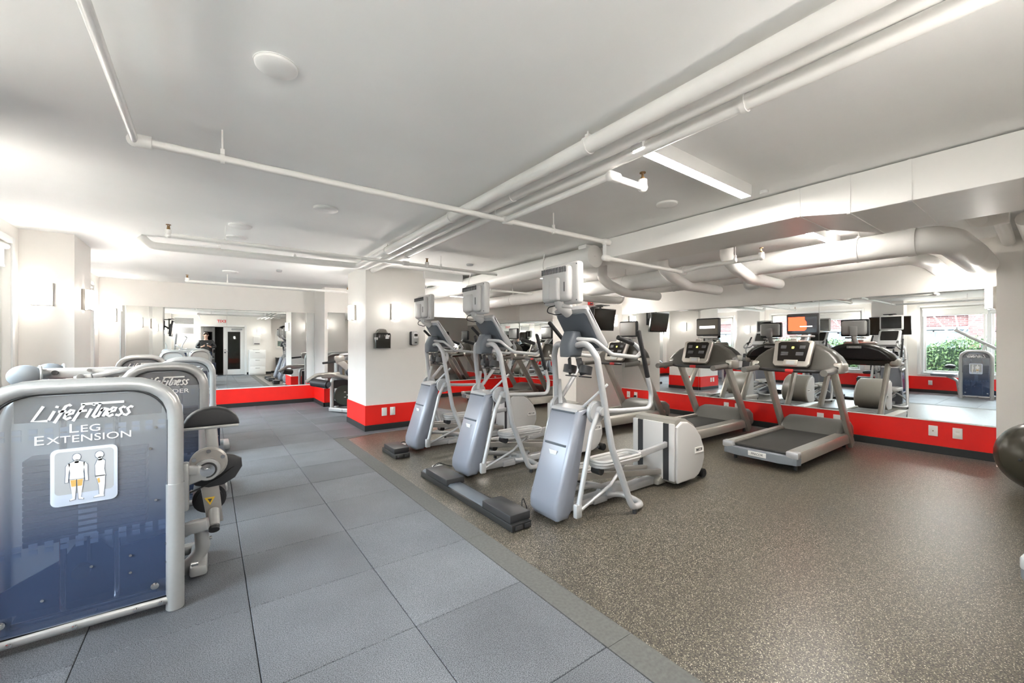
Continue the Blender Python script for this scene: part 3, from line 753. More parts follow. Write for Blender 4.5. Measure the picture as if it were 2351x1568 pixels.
sconce((-1.36, 3.43, 1.82), '+y', 'lit sconce on the far side of the near window pillar, seen in the side mirror')
sconce((-1.36, 7.14, 1.82), '+y', 'lit sconce on the far side of the window pillar with two other sconces')
sconce((-1.36, -.10, 1.82), '+y', 'lit sconce on the window pillar behind the camera, facing along the windows')  # added out of view to brighten the ceiling near the camera
sconce((-1.17, -.33, 1.82), '+x', 'lit sconce on the window pillar behind the camera, facing into the room')  # also an added, unseen lamp for the near ceiling
sconce((2.83, 6.74, 1.80), '+x', 'lit sconce on the treadmill side of the central pillar, seen in the side mirror')
def outlet(loc, d, label, kind=0):
    loc, rz = wall_frame(loc, d); r_ = empty('wall_outlet', loc, rz); tag(r_, label, 'outlet', 'white wall plates')
    MB().box(-.04, .04, -.010, 0, -.062, .062, .004).build('cover_plate', 'white_plastic', r_)
    if kind == 1:
        for s_ in (-1, 1): MB().box(-.017, .017, -.013, -.009, s_ * .026 - .015, s_ * .026 + .015, .004).box(-.009, -.006, -.0145, -.012, s_ * .026 - .004, s_ * .026 + .006).box(.006, .009, -.0145, -.012, s_ * .026 - .004, s_ * .026 + .006).build('socket', 'paper', r_)
    elif kind == 2: MB().cyl((0, -.016, 0), (0, -.009, 0), .006, 10).build('coax_jack', 'brass', r_)
    elif kind == 3:
        MB().box(-.02, .02, -.05, -.009, -.04, -.0, .006).build('plug', 'dark_plastic', r_)
outlet((2.155, 6.238, .27), '-y', 'blank white plate on the central pillar, left of the pair')
outlet((2.285, 6.238, .27), '-y', 'duplex outlet on the central pillar, right of the pair', 1)
outlet((XR - .012, 1.01, .265), '-x', 'white jack plate on the red band, left of the pair by the ball', 2)
outlet((XR - .012, .81, .265), '-x', 'duplex outlet on the red band nearest the exercise ball', 1)
outlet((XR - .012, 2.14, .265), '-x', 'white jack plate behind the nearest treadmill hood', 2)
outlet((XR - .012, 1.95, .265), '-x', 'outlet with a black plug behind the nearest treadmill upright', 3)
outlet((XR - .012, 3.46, .265), '-x', 'white jack plate behind the second treadmill upright, left one', 2)
outlet((XR - .012, 3.28, .265), '-x', 'duplex outlet behind the second treadmill upright, right one', 1)
outlet((XR - .012, 5.46, .265), '-x', 'white jack plate beside the television pillar', 2)
outlet((XR - .012, 5.28, .265), '-x', 'outlet with a black plug beside the television pillar', 3)
outlet((XR - .012, 8.0, .265), '-x', 'white outlet in the recess behind the farthest treadmills', 1)
outlet((XL + .012, 2.9 - .6, .27), '+x', 'white outlet under the window, seen in the side mirror', 1)
outlet((XL + .012, 4.8, .27), '+x', 'white outlet under the middle window, seen in the side mirror', 1)

r_ = empty('wipe_dispenser', (2.10, 6.25, 1.38)); tag(r_, 'smoky black wipe dispenser on the white pillar', 'dispenser')
MB().prism([(-.115, -.145), (.115, -.145), (.118, .06), (.11, .085), (-.11, .085), (-.118, .06)], 'y', -.14, 0, .02).build('body', 'smoke_plastic', r_)
MB().prism([(-.09, .084), (.09, .084), (.035, .135), (.03, .15), (-.03, .15), (-.035, .135)], 'y', -.11, -.005, .012).build('spout_cap', 'taupe_plastic', r_)
MB().box(-.125, -.085, -.150, -.1, -.02, .02, .006).build('latch', 'frame_silver', r_)
MB().prism([(.03, .0), (.08, .0), (.08, .035), (.055, .07), (.03, .035)], 'y', -.1425, -.139).build('sticker', 'white_print', r_)
MB().box(-.10, .10, -.144, -.10, .08, .086, .002).build('lid_edge', 'dark_plastic', r_)
r_ = empty('soap_dispenser', (2.62, 6.25, 1.39)); tag(r_, 'black and grey sanitizer dispenser on the white pillar', 'dispenser')
MB().box(-.065, .065, -.05, 0, -.11, .11, .02).build('back_plate', 'dark_plastic', r_)
MB().box(-.045, .06, -.105, -.04, -.105, .115, .025).build('cover', 'frame_silver', r_)
MB().box(-.025, .04, -.108, -.10, -.0, .085, .008).build('sight_window', 'white_print', r_)
MB().box(-.022, .037, -.110, -.10, .03, .075, .006).build('refill', 'smoke_plastic', r_)
MB().box(-.012, .028, -.109, -.10, -.075, -.055, .004).build('lock', 'dark_plastic', r_)

def television(loc, rz, wd, ht, tilt, label, wall_off, red=False):
    r_ = empty('wall_television', loc, rz); tag(r_, label, 'television', 'televisions on wall brackets')
    tm = Matrix.Rotation(tilt, 4, 'X')
    MB().box(-wd / 2, wd / 2, -.025, .025, -ht / 2, ht / 2, .008, 2, tm).box(-wd * .3, wd * .3, .02, .06, -ht * .38, ht * .3, .02, 2, tm).build('cabinet', 'tv_black', r_)
    MB().box(-wd / 2 + .02, wd / 2 - .02, -.028, -.0245, -ht / 2 + .025, ht / 2 - .02, 0, 2, tm).build('screen', 'tv_screen', r_)
    MB().box(-.08, .08, .05, .075, -.12, .12, .004).bar((0, .07, 0), (0, wall_off, .08), .05, .06).box(-.06, .06, wall_off - .02, wall_off, -.05, .25, .004).box(-.03, .03, .03, wall_off, ht / 2 + .03, ht / 2 + .055, .004).box(-.13, .13, -.05, .09, ht / 2 + .05, ht / 2 + .07, .004).box(-.02, .02, .06, .09, 0, ht / 2 + .06, .004).build('bracket', 'dark_plastic', r_)
    return r_
television((6.10, 5.36, 1.77), 0, .62, .42, R(9), 'black television on a bracket on the white pillar beyond the elliptical', .28)
television((-.97, 3.0, 1.80), R(90), .86, .50, R(8), 'black television on the window-side pillar, seen in the mirrors', .20)
r_ = empty('fire_alarm', (6.02, 5.64, 2.13)); tag(r_, 'small red fire alarm box above the television', 'alarm')
MB().box(-.055, .055, -.05, 0, -.07, .07, .006).build('housing', 'fire_red', r_)
MB().box(-.035, .01, -.056, -.049, -.01, .045, .004).build('strobe', 'white_plastic', r_)
MB().box(-.03, .03, -.053, -.049, -.055, -.025, .002).build('grille', 'dark_print', r_)

# things on the wall behind the camera
def grille(x, z, label):
    r_ = empty('vent_grille', (x, YS, z), R(180)); tag(r_, label, 'vent', 'white louvred wall grilles')
    b = MB(); W, H = .33, .15
    b.box(-W, W, -.02, 0, -H, -H + .03, .003).box(-W, W, -.02, 0, H - .03, H, .003).box(-W, -W + .03, -.02, 0, -H + .03, H - .03, .003).box(W - .03, W, -.02, 0, -H + .03, H - .03, .003).build('grille_frame', 'trim_white', r_)
    for i in range(9):
        zz = -H + .045 + i * (2 * H - .09) / 8
        MB().bar((-W + .03, -.010, zz), (W - .03, -.010, zz), .016, .003, 0, (0, .5, .8)).build('slat', 'trim_white', r_, 0)
    MB().box(-W + .02, W - .02, -.002, 0, -H + .02, H - .02).build('backing', 'dark_print', r_)
grille(-.80, 2.22, 'upper louvred grille on the wall behind the camera, seen in the far mirror')
grille(-.80, 1.84, 'lower louvred grille on the wall behind the camera, seen in the far mirror')
r_ = empty('exit_sign', (.42, YS, 2.24), R(180)); tag(r_, 'exit sign with red letters above the double doors', 'sign')
MB().box(-.17, .17, -.045, 0, -.1, .1, .006).build('case', 'white_plastic', r_)
text('EXIT', .15, 'exit_red', r_, facing((0, -.046, 0), '-y'), 1.0, bold=.004)
r_ = empty('wall_clock', (2.72, YS2, 1.98), R(180)); tag(r_, 'round grey-rimmed wall clock on the wall behind the camera', 'clock')
MB().lathe([(.17, 0), (.175, .012), (.165, .04), (.145, .045), (.145, .03)], (0, 0, 0), (0, -1, 0), 32).build('rim', 'gray_print', r_)
MB().cyl((0, 0, 0), (0, -.03, 0), .146, 32).build('dial', 'white_print', r_)
MB().bar((-.02, -.034, .02), (.07, -.034, -.05), .008, .003, 0).bar((.02, -.034, -.02), (-.05, -.034, .05), .01, .003, 0).build('hands', 'dark_print', r_)
r_ = empty('notice_board', (2.70, YS2, 1.43), R(180)); tag(r_, 'white framed notice board with papers under the clock', 'board')
MB().box(-.26, .26, -.012, 0, -.30, .30).build('board', 'paper', r_)
MB().box(-.28, -.25, -.025, 0, -.33, .33, .003).box(.25, .28, -.025, 0, -.33, .33, .003).box(-.25, .25, -.025, 0, .30, .33, .003).box(-.25, .25, -.025, 0, -.33, -.30, .003).build('frame', 'trim_white', r_)
for x0, x1, z0_, z1_, m_ in ((-.2, .2, .04, .22, 'white_print'), (-.22, .02, -.25, -.02, 'white_print'), (.04, .2, -.22, .0, 'poster_mix')):
    MB().box(x0, x1, -.016, -.0115, z0_, z1_).build('notice', m_, r_, 0)
MB().box(-.23, .23, -.02, -.012, .222, .232).box(-.23, .23, -.02, -.012, .0, .012).build('ledge', 'gray_print', r_, 0)
r_ = empty('storage_cabinet', (1.66, -.33, 0), R(180)); tag(r_, 'white drawer cabinet beside the doors behind the camera', 'cabinet')
MB().box(-.3, .3, -.20, .20, .0, 1.05, .006).build('body', 'fridge_white', r_)
for k in range(3): 
    d = MB().box(-.285, .285, -.218, -.2, .04 + k * .33, .04 + k * .33 + .315, .005).build('drawer', 'fridge_white', r_)
    MB().box(-.08, .08, -.236, -.217, .28 + k * .33, .30 + k * .33, .004).build('handle', 'frame_silver', d)
r_ = empty('tablet', (1.62, -.30, 1.05)); tag(r_, 'thin black tablet lying on the white cabinet', 'tablet')
MB().box(-.12, .12, -.09, .09, 0, .012, .004).build('case', 'dark_plastic', r_); MB().box(-.11, .11, -.08, .08, .0118, .0128).build('screen', 'screen_glass', r_)
r_ = empty('paper_holder', (1.66, YS, 1.45), R(180)); tag(r_, 'white square paper holder on the wall above the cabinet', 'holder')
MB().box(-.13, .13, -.10, 0, -.17, .17, .012).build('body', 'white_plastic', r_); MB().box(-.10, .10, -.104, -.098, -.16, -.12, .003).build('slot', 'dark_print', r_)
r_ = empty('waste_bin', (2.60, -.70, 0)); tag(r_, 'black waste bin against the wall behind the camera', 'bin')
MB().prism([(-.17, 0), (.17, 0), (.2, .66), (-.2, .66)], 'y', -.16, .16, .015).build('body', 'bin_black', r_)
MB().box(-.21, .21, -.175, .175, .655, .70, .012).build('rim', 'bin_black', r_)
MB().box(-.17, .17, -.13, .13, .698, .705).build('liner', 'paper', r_)
# ------------------------------------------------------------------ elliptical trainers (x runs from the tower to the flywheel drum)
def make_elliptical(label, group):
    r_ = empty('elliptical_trainer', (0, 0, 0)); tag(r_, label, 'elliptical', group)
    side = [(.03, .02), (.0, .07), (.0, .14), (.215, .79), (.23, .81), (.33, .825), (.345, .80), (.20, .28), (.15, .10), (.13, .02)]
    MB().prism(side, 'y', -.165, .165, .045, 3).build('tower_shroud', 'cool_silver', r_)
    MB().prism([(.212, .79), (.225, .812), (.335, .828), (.345, .80)], 'y', -.15, .15, .02).build('tower_cap', 'silver_paint', r_)
    fx = lambda z: (z - .14) / (.79 - .14) * .215
    MB().bar((fx(.545) - .002, -.115, .545), (fx(.545) - .002, .115, .545), .006, .018, .002).build('shroud_slot', 'slate_plastic', r_)
    MB().bar((.212, -.125, .785), (.212, .125, .785), .012, .014, .003).build('shroud_slot', 'slate_plastic', r_)
    MB().prism([(-.045, .012), (.045, .012), (.032, -.022), (-.032, -.022)], 'z', 0, .004, .001, mtx=facing((fx(.49) - .004, 0, .49), '-x')).build('badge', 'white_plastic', r_)
    MB().box(.12, 1.40, -.045, .045, .012, .075, .012).box(.5, .66, -.06, .06, .01, .06, .01).build('base_rail', 'silver_paint', r_)
    for s_ in (-1, 1):
        MB().bar((.17, s_ * .075, .30), (1.40, s_ * .075, .125), .035, .05, .006).build('ramp_rail', 'frame_warm', r_)
    MB().tube([(.18, -.05, .2), (.5, -.03, .16), (.72, .0, .10), (.9, .03, .09)], .02, 10, .1).box(.70, .82, -.07, .05, .06, .12, .01).build('lift_actuator', 'silver_paint', r_)
    # A-frame: one tube per side, neck -> floor foot -> rail
    for s_ in (-1, 1):
        MB().tube([(.30, s_ * .03, 1.285), (.30, s_ * .17, 1.31), (.335, s_ * .235, 1.20), (.44, s_ * .285, .53), (.63, s_ * .325, .045), (.80, s_ * .30, .03), (.80, s_ * .10, .05), (.66, s_ * .04, .06)], .0245, 14, .09).build('upright_frame', 'silver_paint', r_)
        MB().cyl((.655, s_ * .328, .0), (.655, s_ * .328, .03), .018, 10).build('floor_foot', 'dark_plastic', r_)
    for s_ in (-1, 1):
        MB().bar((.30, s_ * .12, .82), (.42, s_ * .265, 1.0), .03, .02, .005).build('frame_stay', 'silver_paint', r_)
    # console neck and console
    MB().prism([(.225, 1.20), (.36, 1.20), (.39, 1.30), (.35, 1.40), (.27, 1.40), (.22, 1.30)], 'y', -.065, .065, .03, 3).build('console_neck', 'slate_plastic', r_)
    nx, nz = .816, .578
    bx0, bz0, bx1, bz1 = .27, 1.565, .485, 1.245
    slab = [(bx0, bz0), (bx1, bz1), (bx1 + .075 * nx, bz1 + .075 * nz), (bx0 + .05 * nx, bz0 + .05 * nz)]
    MB().prism(slab, 'y', -.185, .185, .03, 3).build('console_rim', 'silver_paint', r_)
    e = .012
    back = [(bx0 + .02 - e * nx, bz0 - .03 - e * nz), (bx1 - .02 - e * nx, bz1 + .03 - e * nz), (bx1 - .02 + .02 * nx, bz1 + .03 + .02 * nz), (bx0 + .02 + .02 * nx, bz0 - .03 + .02 * nz)]
    MB().prism(back, 'y', -.16, .16, .025, 3).build('console_back', 'slate_plastic', r_)
    fr_ = [(bx0 + .025 + .045 * nx, bz0 - .02 + .045 * nz), (bx1 - .05 + .066 * nx, bz1 + .06 + .066 * nz), (bx1 - .05 + .076 * nx, bz1 + .06 + .076 * nz), (bx0 + .025 + .056 * nx, bz0 - .02 + .056 * nz)]
    MB().prism(fr_, 'y', -.14, .14, .01).build('console_display', 'screen_glass', r_)
    # television screen unit
    MB().box(.18, .25, -.192, .192, 1.60, 1.915, .025, 3).build('screen_case', 'pale_plastic', r_)
    MB().box(.13, .20, -.14, .17, 1.62, 1.89, .035, 3).box(.105, .15, -.055, .055, 1.625, 1.80, .025, 3).build('screen_back', 'pale_plastic', r_)
    b = MB()
    for i in range(17): 
        yy = -.115 + i * .0165
        b.box(.126, .132, yy - .0025, yy + .0025, 1.835, 1.878, mtx=None)
    b.build('vent_slot', 'dark_print', r_, 0)
    b = MB()
    for yy in (-.178, .178):
        for zz in (1.625, 1.89): b.cyl((.1785, yy, zz), (.181, yy, zz), .005, 8)
    b.box(.126, .131, -.105, -.098, 1.69, 1.76).build('screw', 'dark_print', r_)
    MB().box(.247, .252, -.165, .165, 1.63, 1.885, .002, 1).build('screen', 'screen_glass', r_)
    MB().tube([(.17, 0, 1.64), (.20, 0, 1.585), (.275, 0, 1.54)], .04, 12, .04).box(.17, .27, -.05, .05, 1.575, 1.605, .01).build('screen_stalk', 'pale_plastic', r_)
    MB().tube([(.20, .06, 1.60), (.17, .12, 1.59), (.17, .14, 1.55), (.22, .09, 1.53), (.27, .06, 1.54)], .004, 6, .03).build('cable', 'cable_black', r_)
    # fixed handlebars
    for s_ in (-1, 1):
        h = MB().tube([(.30, s_ * .05, 1.34), (.38, s_ * .17, 1.33), (.50, s_ * .235, 1.22), (.78, s_ * .25, 1.195), (.88, s_ * .23, 1.235), (.82, s_ * .20, 1.30), (.70, s_ * .185, 1.335)], .0165, 12, .06).build('handlebar', 'silver_paint', r_)
        MB().tube([(.80, s_ * .199, 1.305), (.64, s_ * .18, 1.352)], .0195, 12).build('grip', 'black_rubber', h)
    # cup holders
    for s_ in (-1, 1):
        MB().lathe([(.047, -.03), (.052, -.03), (.052, .03), (.047, .03), (.045, .028), (.045, -.028)], (.37, s_ * .085, 1.10), (.25, 0, 1), 16).bar((.33, s_ * .05, 1.19), (.36, s_ * .07, 1.06), .02, .045, .004).bar((.33, s_ * .07, 1.05), (.42, s_ * .085, 1.04), .05, .01, .003).build('cup_holder', 'dark_plastic', r_)
    # swinging arms, one forward and one back
    for s_, pts, grip in ((-1, [(.37, -.235, .80), (.60, -.255, .785), (.92, -.28, .775), (.93, -.28, .90), (.885, -.28, 1.03)], [(.89, -.28, 1.02), (.765, -.28, 1.41)]),
                          (1, [(.37, .235, .80), (.52, .25, .95), (.66, .27, 1.09), (.66, .275, 1.17), (.56, .275, 1.26)], [(.57, .275, 1.25), (.315, .28, 1.485)])):
        a = MB().tube(pts, .0185, 12, .10).cyl((.37, s_ * .16, .80), (.37, s_ * .27, .80), .035, 16, bev=.006).cyl((.355, s_ * .185, .79), (.355, s_ * .225, .79), .085, 24, bev=.008).build('swing_arm', 'silver_paint', r_)
        MB().bar(grip[0], grip[1], .034, .03, .012).build('grip', 'black_rubber', a)
        MB().tube([(.345, s_ * .235, .79), (.28, s_ * .235, .66), (.14, s_ * .235, .13)], .019, 12, .08).box(.105, .165, s_ * .235 - .02, s_ * .235 + .02, .06, .16, .012).build('rocker_link', 'silver_paint', r_)
    # pedals and their bars
    for s_, z in ((-1, .345), (1, .205)):
        y0 = s_ * .135; px = .41 if s_ < 0 else .46
        p = MB().prism(rrect(px, px + .50, y0 - .085, y0 + .085, .07), 'z', z, z + .028, .006).build('pedal', 'pale_plastic', r_)
        b = MB(); 
        for a_, b_ in ((rrect(px, px + .50, y0 - .085, y0 + .085, .07), None),):
            b.tube([(u, v, z + .052) for u, v in a_], .012, 8, closed=True); b.tube([(u, v, z + .032) for u, v in a_], .013, 8, closed=True)
        b.build('pedal_rim', 'pale_plastic', p)
        MB().bar((px + .42, s_ * .135, z + .0), (1.46, s_ * .135, .40 if s_ < 0 else .27), .034, .05, .005).build('pedal_bar', 'silver_paint', r_)
        MB().cyl((px + .03, y0 - .05, z - .02), (px + .03, y0 + .03, z - .02), .032, 14).build('ramp_roller', 'dark_plastic', r_)
        MB().tube([(.14, s_ * .235, .10), (.50, s_ * .225, .22 if s_ < 0 else .14), (px + .30, s_ * .17, z - .03), (px + .36, s_ * .14, z - .01)], .0125, 10, .08).build('link_rod', 'silver_paint', r_)
    # flywheel drum
    prof = [(1.385, .045), (1.36, .08), (1.365, .58), (1.39, .615), (1.47, .628), (1.56, .61), (1.68, .55), (1.78, .45), (1.845, .32), (1.85, .22), (1.81, .12), (1.74, .06), (1.66, .035)]
    MB().prism(prof, 'y', -.215, .215, .012).build('drum_wrap', 'taupe_plastic', r_)
    inner = [(1.395, .05), (1.372, .09), (1.376, .555), (1.46, .598), (1.555, .585), (1.665, .53), (1.765, .435), (1.825, .315), (1.83, .22), (1.79, .13), (1.73, .075), (1.66, .05)]
    for s_ in (-1, 1):
        MB().prism(inner, 'y', s_ * .205, s_ * .24, .014, 3).build('drum_side', 'pale_plastic', r_)
        pl = MB().box(1.655, 1.80, s_ * .238, s_ * .243, .285, .335, .006).build('name_plate', 'white_plastic', r_)
        text('PRECOR', .034, 'dark_print', pl, facing((1.727, s_ * .2435, .31), '-y' if s_ < 0 else '+y'), .85, .15, .0004)
    MB().box(1.350, 1.372, -.108, .108, .07, .585, .008).box(1.350, 1.372, -.222, -.165, .07, .585, .008).box(1.350, 1.372, .165, .222, .07, .585, .008).build('drum_front', 'pale_plastic', r_)
    MB().box(1.356, 1.368, -.166, -.107, .07, .58).box(1.356, 1.368, .107, .166, .07, .58).build('drum_slot', 'dark_plastic', r_, 0)
    MB().prism([(1.30, .02), (1.42, .02), (1.42, .09), (1.36, .10), (1.30, .06)], 'y', -.10, .10, .015).build('drum_foot', 'taupe_plastic', r_)
    MB().box(1.55, 1.88, -.16, .16, .03, .06, .01).build('rear_skid', 'slate_plastic', r_)
    for s_ in (-1, 1):
        MB().cyl((1.90, s_ * .12, .045), (1.90, s_ * .20, .045), .042, 18, bev=.006).build('transport_wheel', 'black_rubber', r_)
    return r_
el = make_elliptical('nearest elliptical trainer, with the whole drum in view', 'ellipticals in a row')
el.location = (1.985, 2.335, 0)
for y_, lb in ((3.60, 'middle elliptical trainer of the row of three'), (4.84, 'farthest elliptical trainer of the row, beside the white pillar')):
    c = copy_tree(el); c.location = (1.985, y_, 0); c['label'] = lb
el3 = c

# ------------------------------------------------------------------ treadmills (x runs from the belt end to the hood)
def make_treadmill(label, group):
    r_ = empty('treadmill', (0, 0, 0)); tag(r_, label, 'treadmill', group)
    MB().box(.03, 1.42, -.265, .265, .165, .19, .006).build('belt', 'belt', r_)
    MB().box(.03, 1.85, -.33, .33, .07, .16, .01).build('deck', 'dark_plastic', r_)
    for s_ in (-1, 1):
        MB().prism([(s_ * .262, .205), (s_ * .30, .215), (s_ * .365, .205), (s_ * .378, .185), (s_ * .372, .09), (s_ * .30, .085), (s_ * .262, .17)], 'x', .01, 1.68, .008).build('side_rail', 'alloy', r_)
        MB().prism([(s_ * .275, .2155), (s_ * .30, .2165), (s_ * .355, .2085), (s_ * .352, .2045), (s_ * .30, .212), (s_ * .275, .211)], 'x', .03, 1.60).build('foot_strip', 'alloy', r_)
    # curved rear bumper
    rp = [(-.045, -.20), (-.02, -.36), (.03, -.382), (.07, -.36), (.07, .36), (.03, .382), (-.02, .36), (-.045, .20)]
    MB().prism(rp, 'z', .075, .16, .012).build('rear_bumper', 'pad_gray', r_)
    for s_ in (-1, 1):
        MB().box(-.03, .06, s_ * .32 - .058, s_ * .32 + .058, .14, .212, .015).build('end_cap', 'silver_paint', r_)
        MB().cyl((.12, s_ * .30, 0), (.12, s_ * .30, .09), .018, 10).cyl((1.7, s_ * .28, 0), (1.7, s_ * .28, .08), .02, 10).build('levelling_foot', 'dark_plastic', r_)
    pl = MB().box(-.052, -.044, -.09, .09, .10, .15, .003).build('name_plate', 'white_plastic', r_)
    text('PRECOR', .032, 'dark_print', pl, facing((-.053, 0, .125), '-x'), 1.0, .15)
    hood = [(1.36, .19), (1.44, .27), (1.52, .325), (1.66, .345), (1.80, .33), (1.90, .27), (1.92, .12), (1.85, .07), (1.36, .12)]
    MB().prism(hood, 'y', -.335, .335, .05, 4).build('motor_hood', 'hood_gray', r_)
    for s_ in (-1, 1):
        MB().bar((1.66, s_ * .367, .05), (1.04, s_ * .352, 1.03), .05, .115, .012, (1, 0, 0)).build('upright', 'alloy', r_)
    # console shell: wide arch leaning away from the runner
    arch = [(-.45, 1.005), (-.475, 1.04), (-.465, 1.09), (-.42, 1.155), (-.34, 1.225), (-.22, 1.285), (-.1, 1.31), (.1, 1.31), (.22, 1.285), (.34, 1.225), (.42, 1.155), (.465, 1.09), (.475, 1.04), (.45, 1.005), (.3, .985), (-.3, .985)]
    sh = Matrix(((1, 0, .42, -.42), (0, 1, 0, 0), (0, 0, 1, 0), (0, 0, 0, 1)))
    MB().prism(arch, 'x', .90, 1.12, .045, 4, sh).build('console_shell', 'console_gray', r_)
    MB().prism([(y * .86, 1.03 + (z - 1.005) * .82) for y, z in arch[1:-3]], 'x', 1.10, 1.145, .03, 3, sh).build('console_back', 'dark_plastic', r_)
    for s_ in (-1, 1):
        MB().box(.92, 1.14, s_ * .43 - .05, s_ * .43 + .05, .965, 1.09, .03, 3).build('console_shoulder', 'alloy', r_)
        MB().tube([(.98, s_ * .40, 1.005), (.70, s_ * .41, .99), (.56, s_ * .41, .985)], .036, 12, .05).build('arm_rest', 'hood_gray', r_)
    MB().tube([(.92, -.40, .99), (.82, -.24, .985), (.80, 0, .985), (.82, .24, .985), (.92, .40, .99)], .02, 10, .1).build('hand_bar', 'dark_plastic', r_)
    MB().box(.775, .83, -.045, .045, .965, 1.005, .012).build('stop_button', 'fire_red', r_)
    # display panel with pale frame
    tilt = Matrix.Translation((.89, 0, 1.185)) @ Matrix.Rotation(R(24), 4, 'Y')
    MB().prism([(-.165, -.165), (.165, -.165), (.195, -.13), (.21, .15), (.18, .17), (-.18, .17), (-.21, .15), (-.195, -.13)], 'x', -.012, .03, .012, 3, tilt).build('display_frame', 'alloy', r_)
    MB().prism([(-.145, -.10), (.145, -.10), (.165, .13), (.14, .15), (-.14, .15), (-.165, .13)], 'x', -.018, -.008, .002, 1, tilt).build('display', 'screen_glass', r_)
    MB().box(-.0195, -.0175, -.012, .012, .06, .085, 0, 1, tilt).build('readout', 'display_yellow', r_, 0)
    MB().box(-.0235, -.008, -.075, .075, -.158, -.085, .012, 3, tilt).build('key_pad', 'alloy', r_)
    MB().box(-.0255, -.023, -.045, .045, -.145, -.10, .003, 1, tilt).build('key_label', 'gray_print', r_)
    MB().box(-.0205, -.0175, -.13, -.07, .055, .10, .002, 1, tilt).box(-.0205, -.0175, .07, .13, .055, .10, .002, 1, tilt).box(-.0205, -.0175, -.12, -.04, -.03, .015, .002, 1, tilt).box(-.0205, -.0175, .04, .12, -.03, .015, .002, 1, tilt).build('display_window', 'dark_print', r_)
    MB().box(-.03, .0, -.04, .04, .145, .19, .008, 2, tilt).build('screen_clip', 'alloy', r_)
    pl = MB().box(1.262, 1.27, -.09, .09, 1.235, 1.272, .003).build('name_plate', 'gray_print', r_)
    text('PRECOR', .034, 'white_print', pl, facing((1.271, 0, 1.254), '+x'), 1.0, .15)
    # screen unit
    s_ = MB().box(1.18, 1.24, -.175, .175, 1.42, 1.68, .02, 3).build('screen_case', 'dark_plastic', r_)
    MB().box(1.23, 1.29, -.155, .155, 1.44, 1.66, .03, 3).box(1.275, 1.31, -.05, .05, 1.42, 1.58, .02, 3).build('screen_back', 'pale_plastic', r_)
    MB().tube([(1.28, 0, 1.44), (1.25, 0, 1.36), (1.12, 0, 1.29)], .035, 12, .05).box(1.13, 1.25, -.12, .12, 1.385, 1.41, .01).build('screen_stalk', 'pale_plastic', r_)
    MB().box(1.176, 1.181, -.158, .158, 1.44, 1.662, .002, 1).build('screen', 'screen_glass', r_)
    MB().tube([(1.92, .25, .12), (1.97, .28, .03), (1.99, .35, .02), (1.98, .42, .16)], .006, 6, .04).build('power_cord', 'cable_black', r_)
    return r_
tm = make_treadmill('treadmill with a red picture on its screen, nearest in the row', 'treadmills facing the mirror wall')
TMX = 4.755
proto = copy_tree(tm); proto.location = (4.72, 3.20, 0)
tm.location = (TMX, 2.01, 0)
tms = {'tm1': tm, 'tm2': proto}
proto['label'] = 'treadmill whose dark screen shows one white strip of writing, second in the row'
for k, (x, y, lb) in {'tm3': (4.45, 4.42, 'treadmill with a blank grey-brown screen in front of the television pillar'),
                      'tm4': (4.72, 6.80, 'treadmill just beyond the television pillar, half hidden by it'),
                      'tm5': (4.72, 8.02, 'farthest treadmill, next to the back wall mirror'),
                      'tm0': (3.345, -.205, 'treadmill cut off at the lower right edge, only a rear corner showing')}.items():
    c = copy_tree(tm if k != 'tm0' else proto); c.location = (x, y, 0); c['label'] = lb; tms[k] = c
    if k == 'tm0': c.rotation_euler = (0, 0, R(-7))
def child(r_, nm): return [c for c in r_.children if c.name.split('.')[0] == nm][0]
s_ = child(tms['tm1'], 'screen')
MB().prism([(-.15, -.085), (.03, -.085), (.05, -.06), (.05, .02), (.03, .05), (.03, .085), (-.15, .085)], 'x', -.0015, 0, mtx=Matrix.Translation((1.1755, -.0, 1.552)) @ Matrix.Scale(-1, 4, (0, 1, 0))).build('picture', 'screen_red', s_, 0)
MB().box(1.1735, 1.1745, -.11, .02, 1.512, 1.524).build('caption', 'screen_white', s_, 0)
s_ = child(tms['tm2'], 'screen'); s_.data = s_.data.copy(); s_.data.materials[0] = M['screen_brown']; s_['label'] = 'brownish lit screen'
pl = MB().box(1.1735, 1.1755, -.115, .115, 1.53, 1.566).build('picture', 'screen_white', s_, 0)
text('NOT AVAILABLE', .024, 'dark_print', s_, facing((1.173, 0, 1.548), '-x'), .95)
s_ = child(tms['tm3'], 'screen'); s_.data = s_.data.copy(); s_.data.materials[0] = M['screen_tan']; s_['label'] = 'blank grey-brown screen'
child(tms['tm3'], 'screen_case')['label'] = 'dark screen surround'
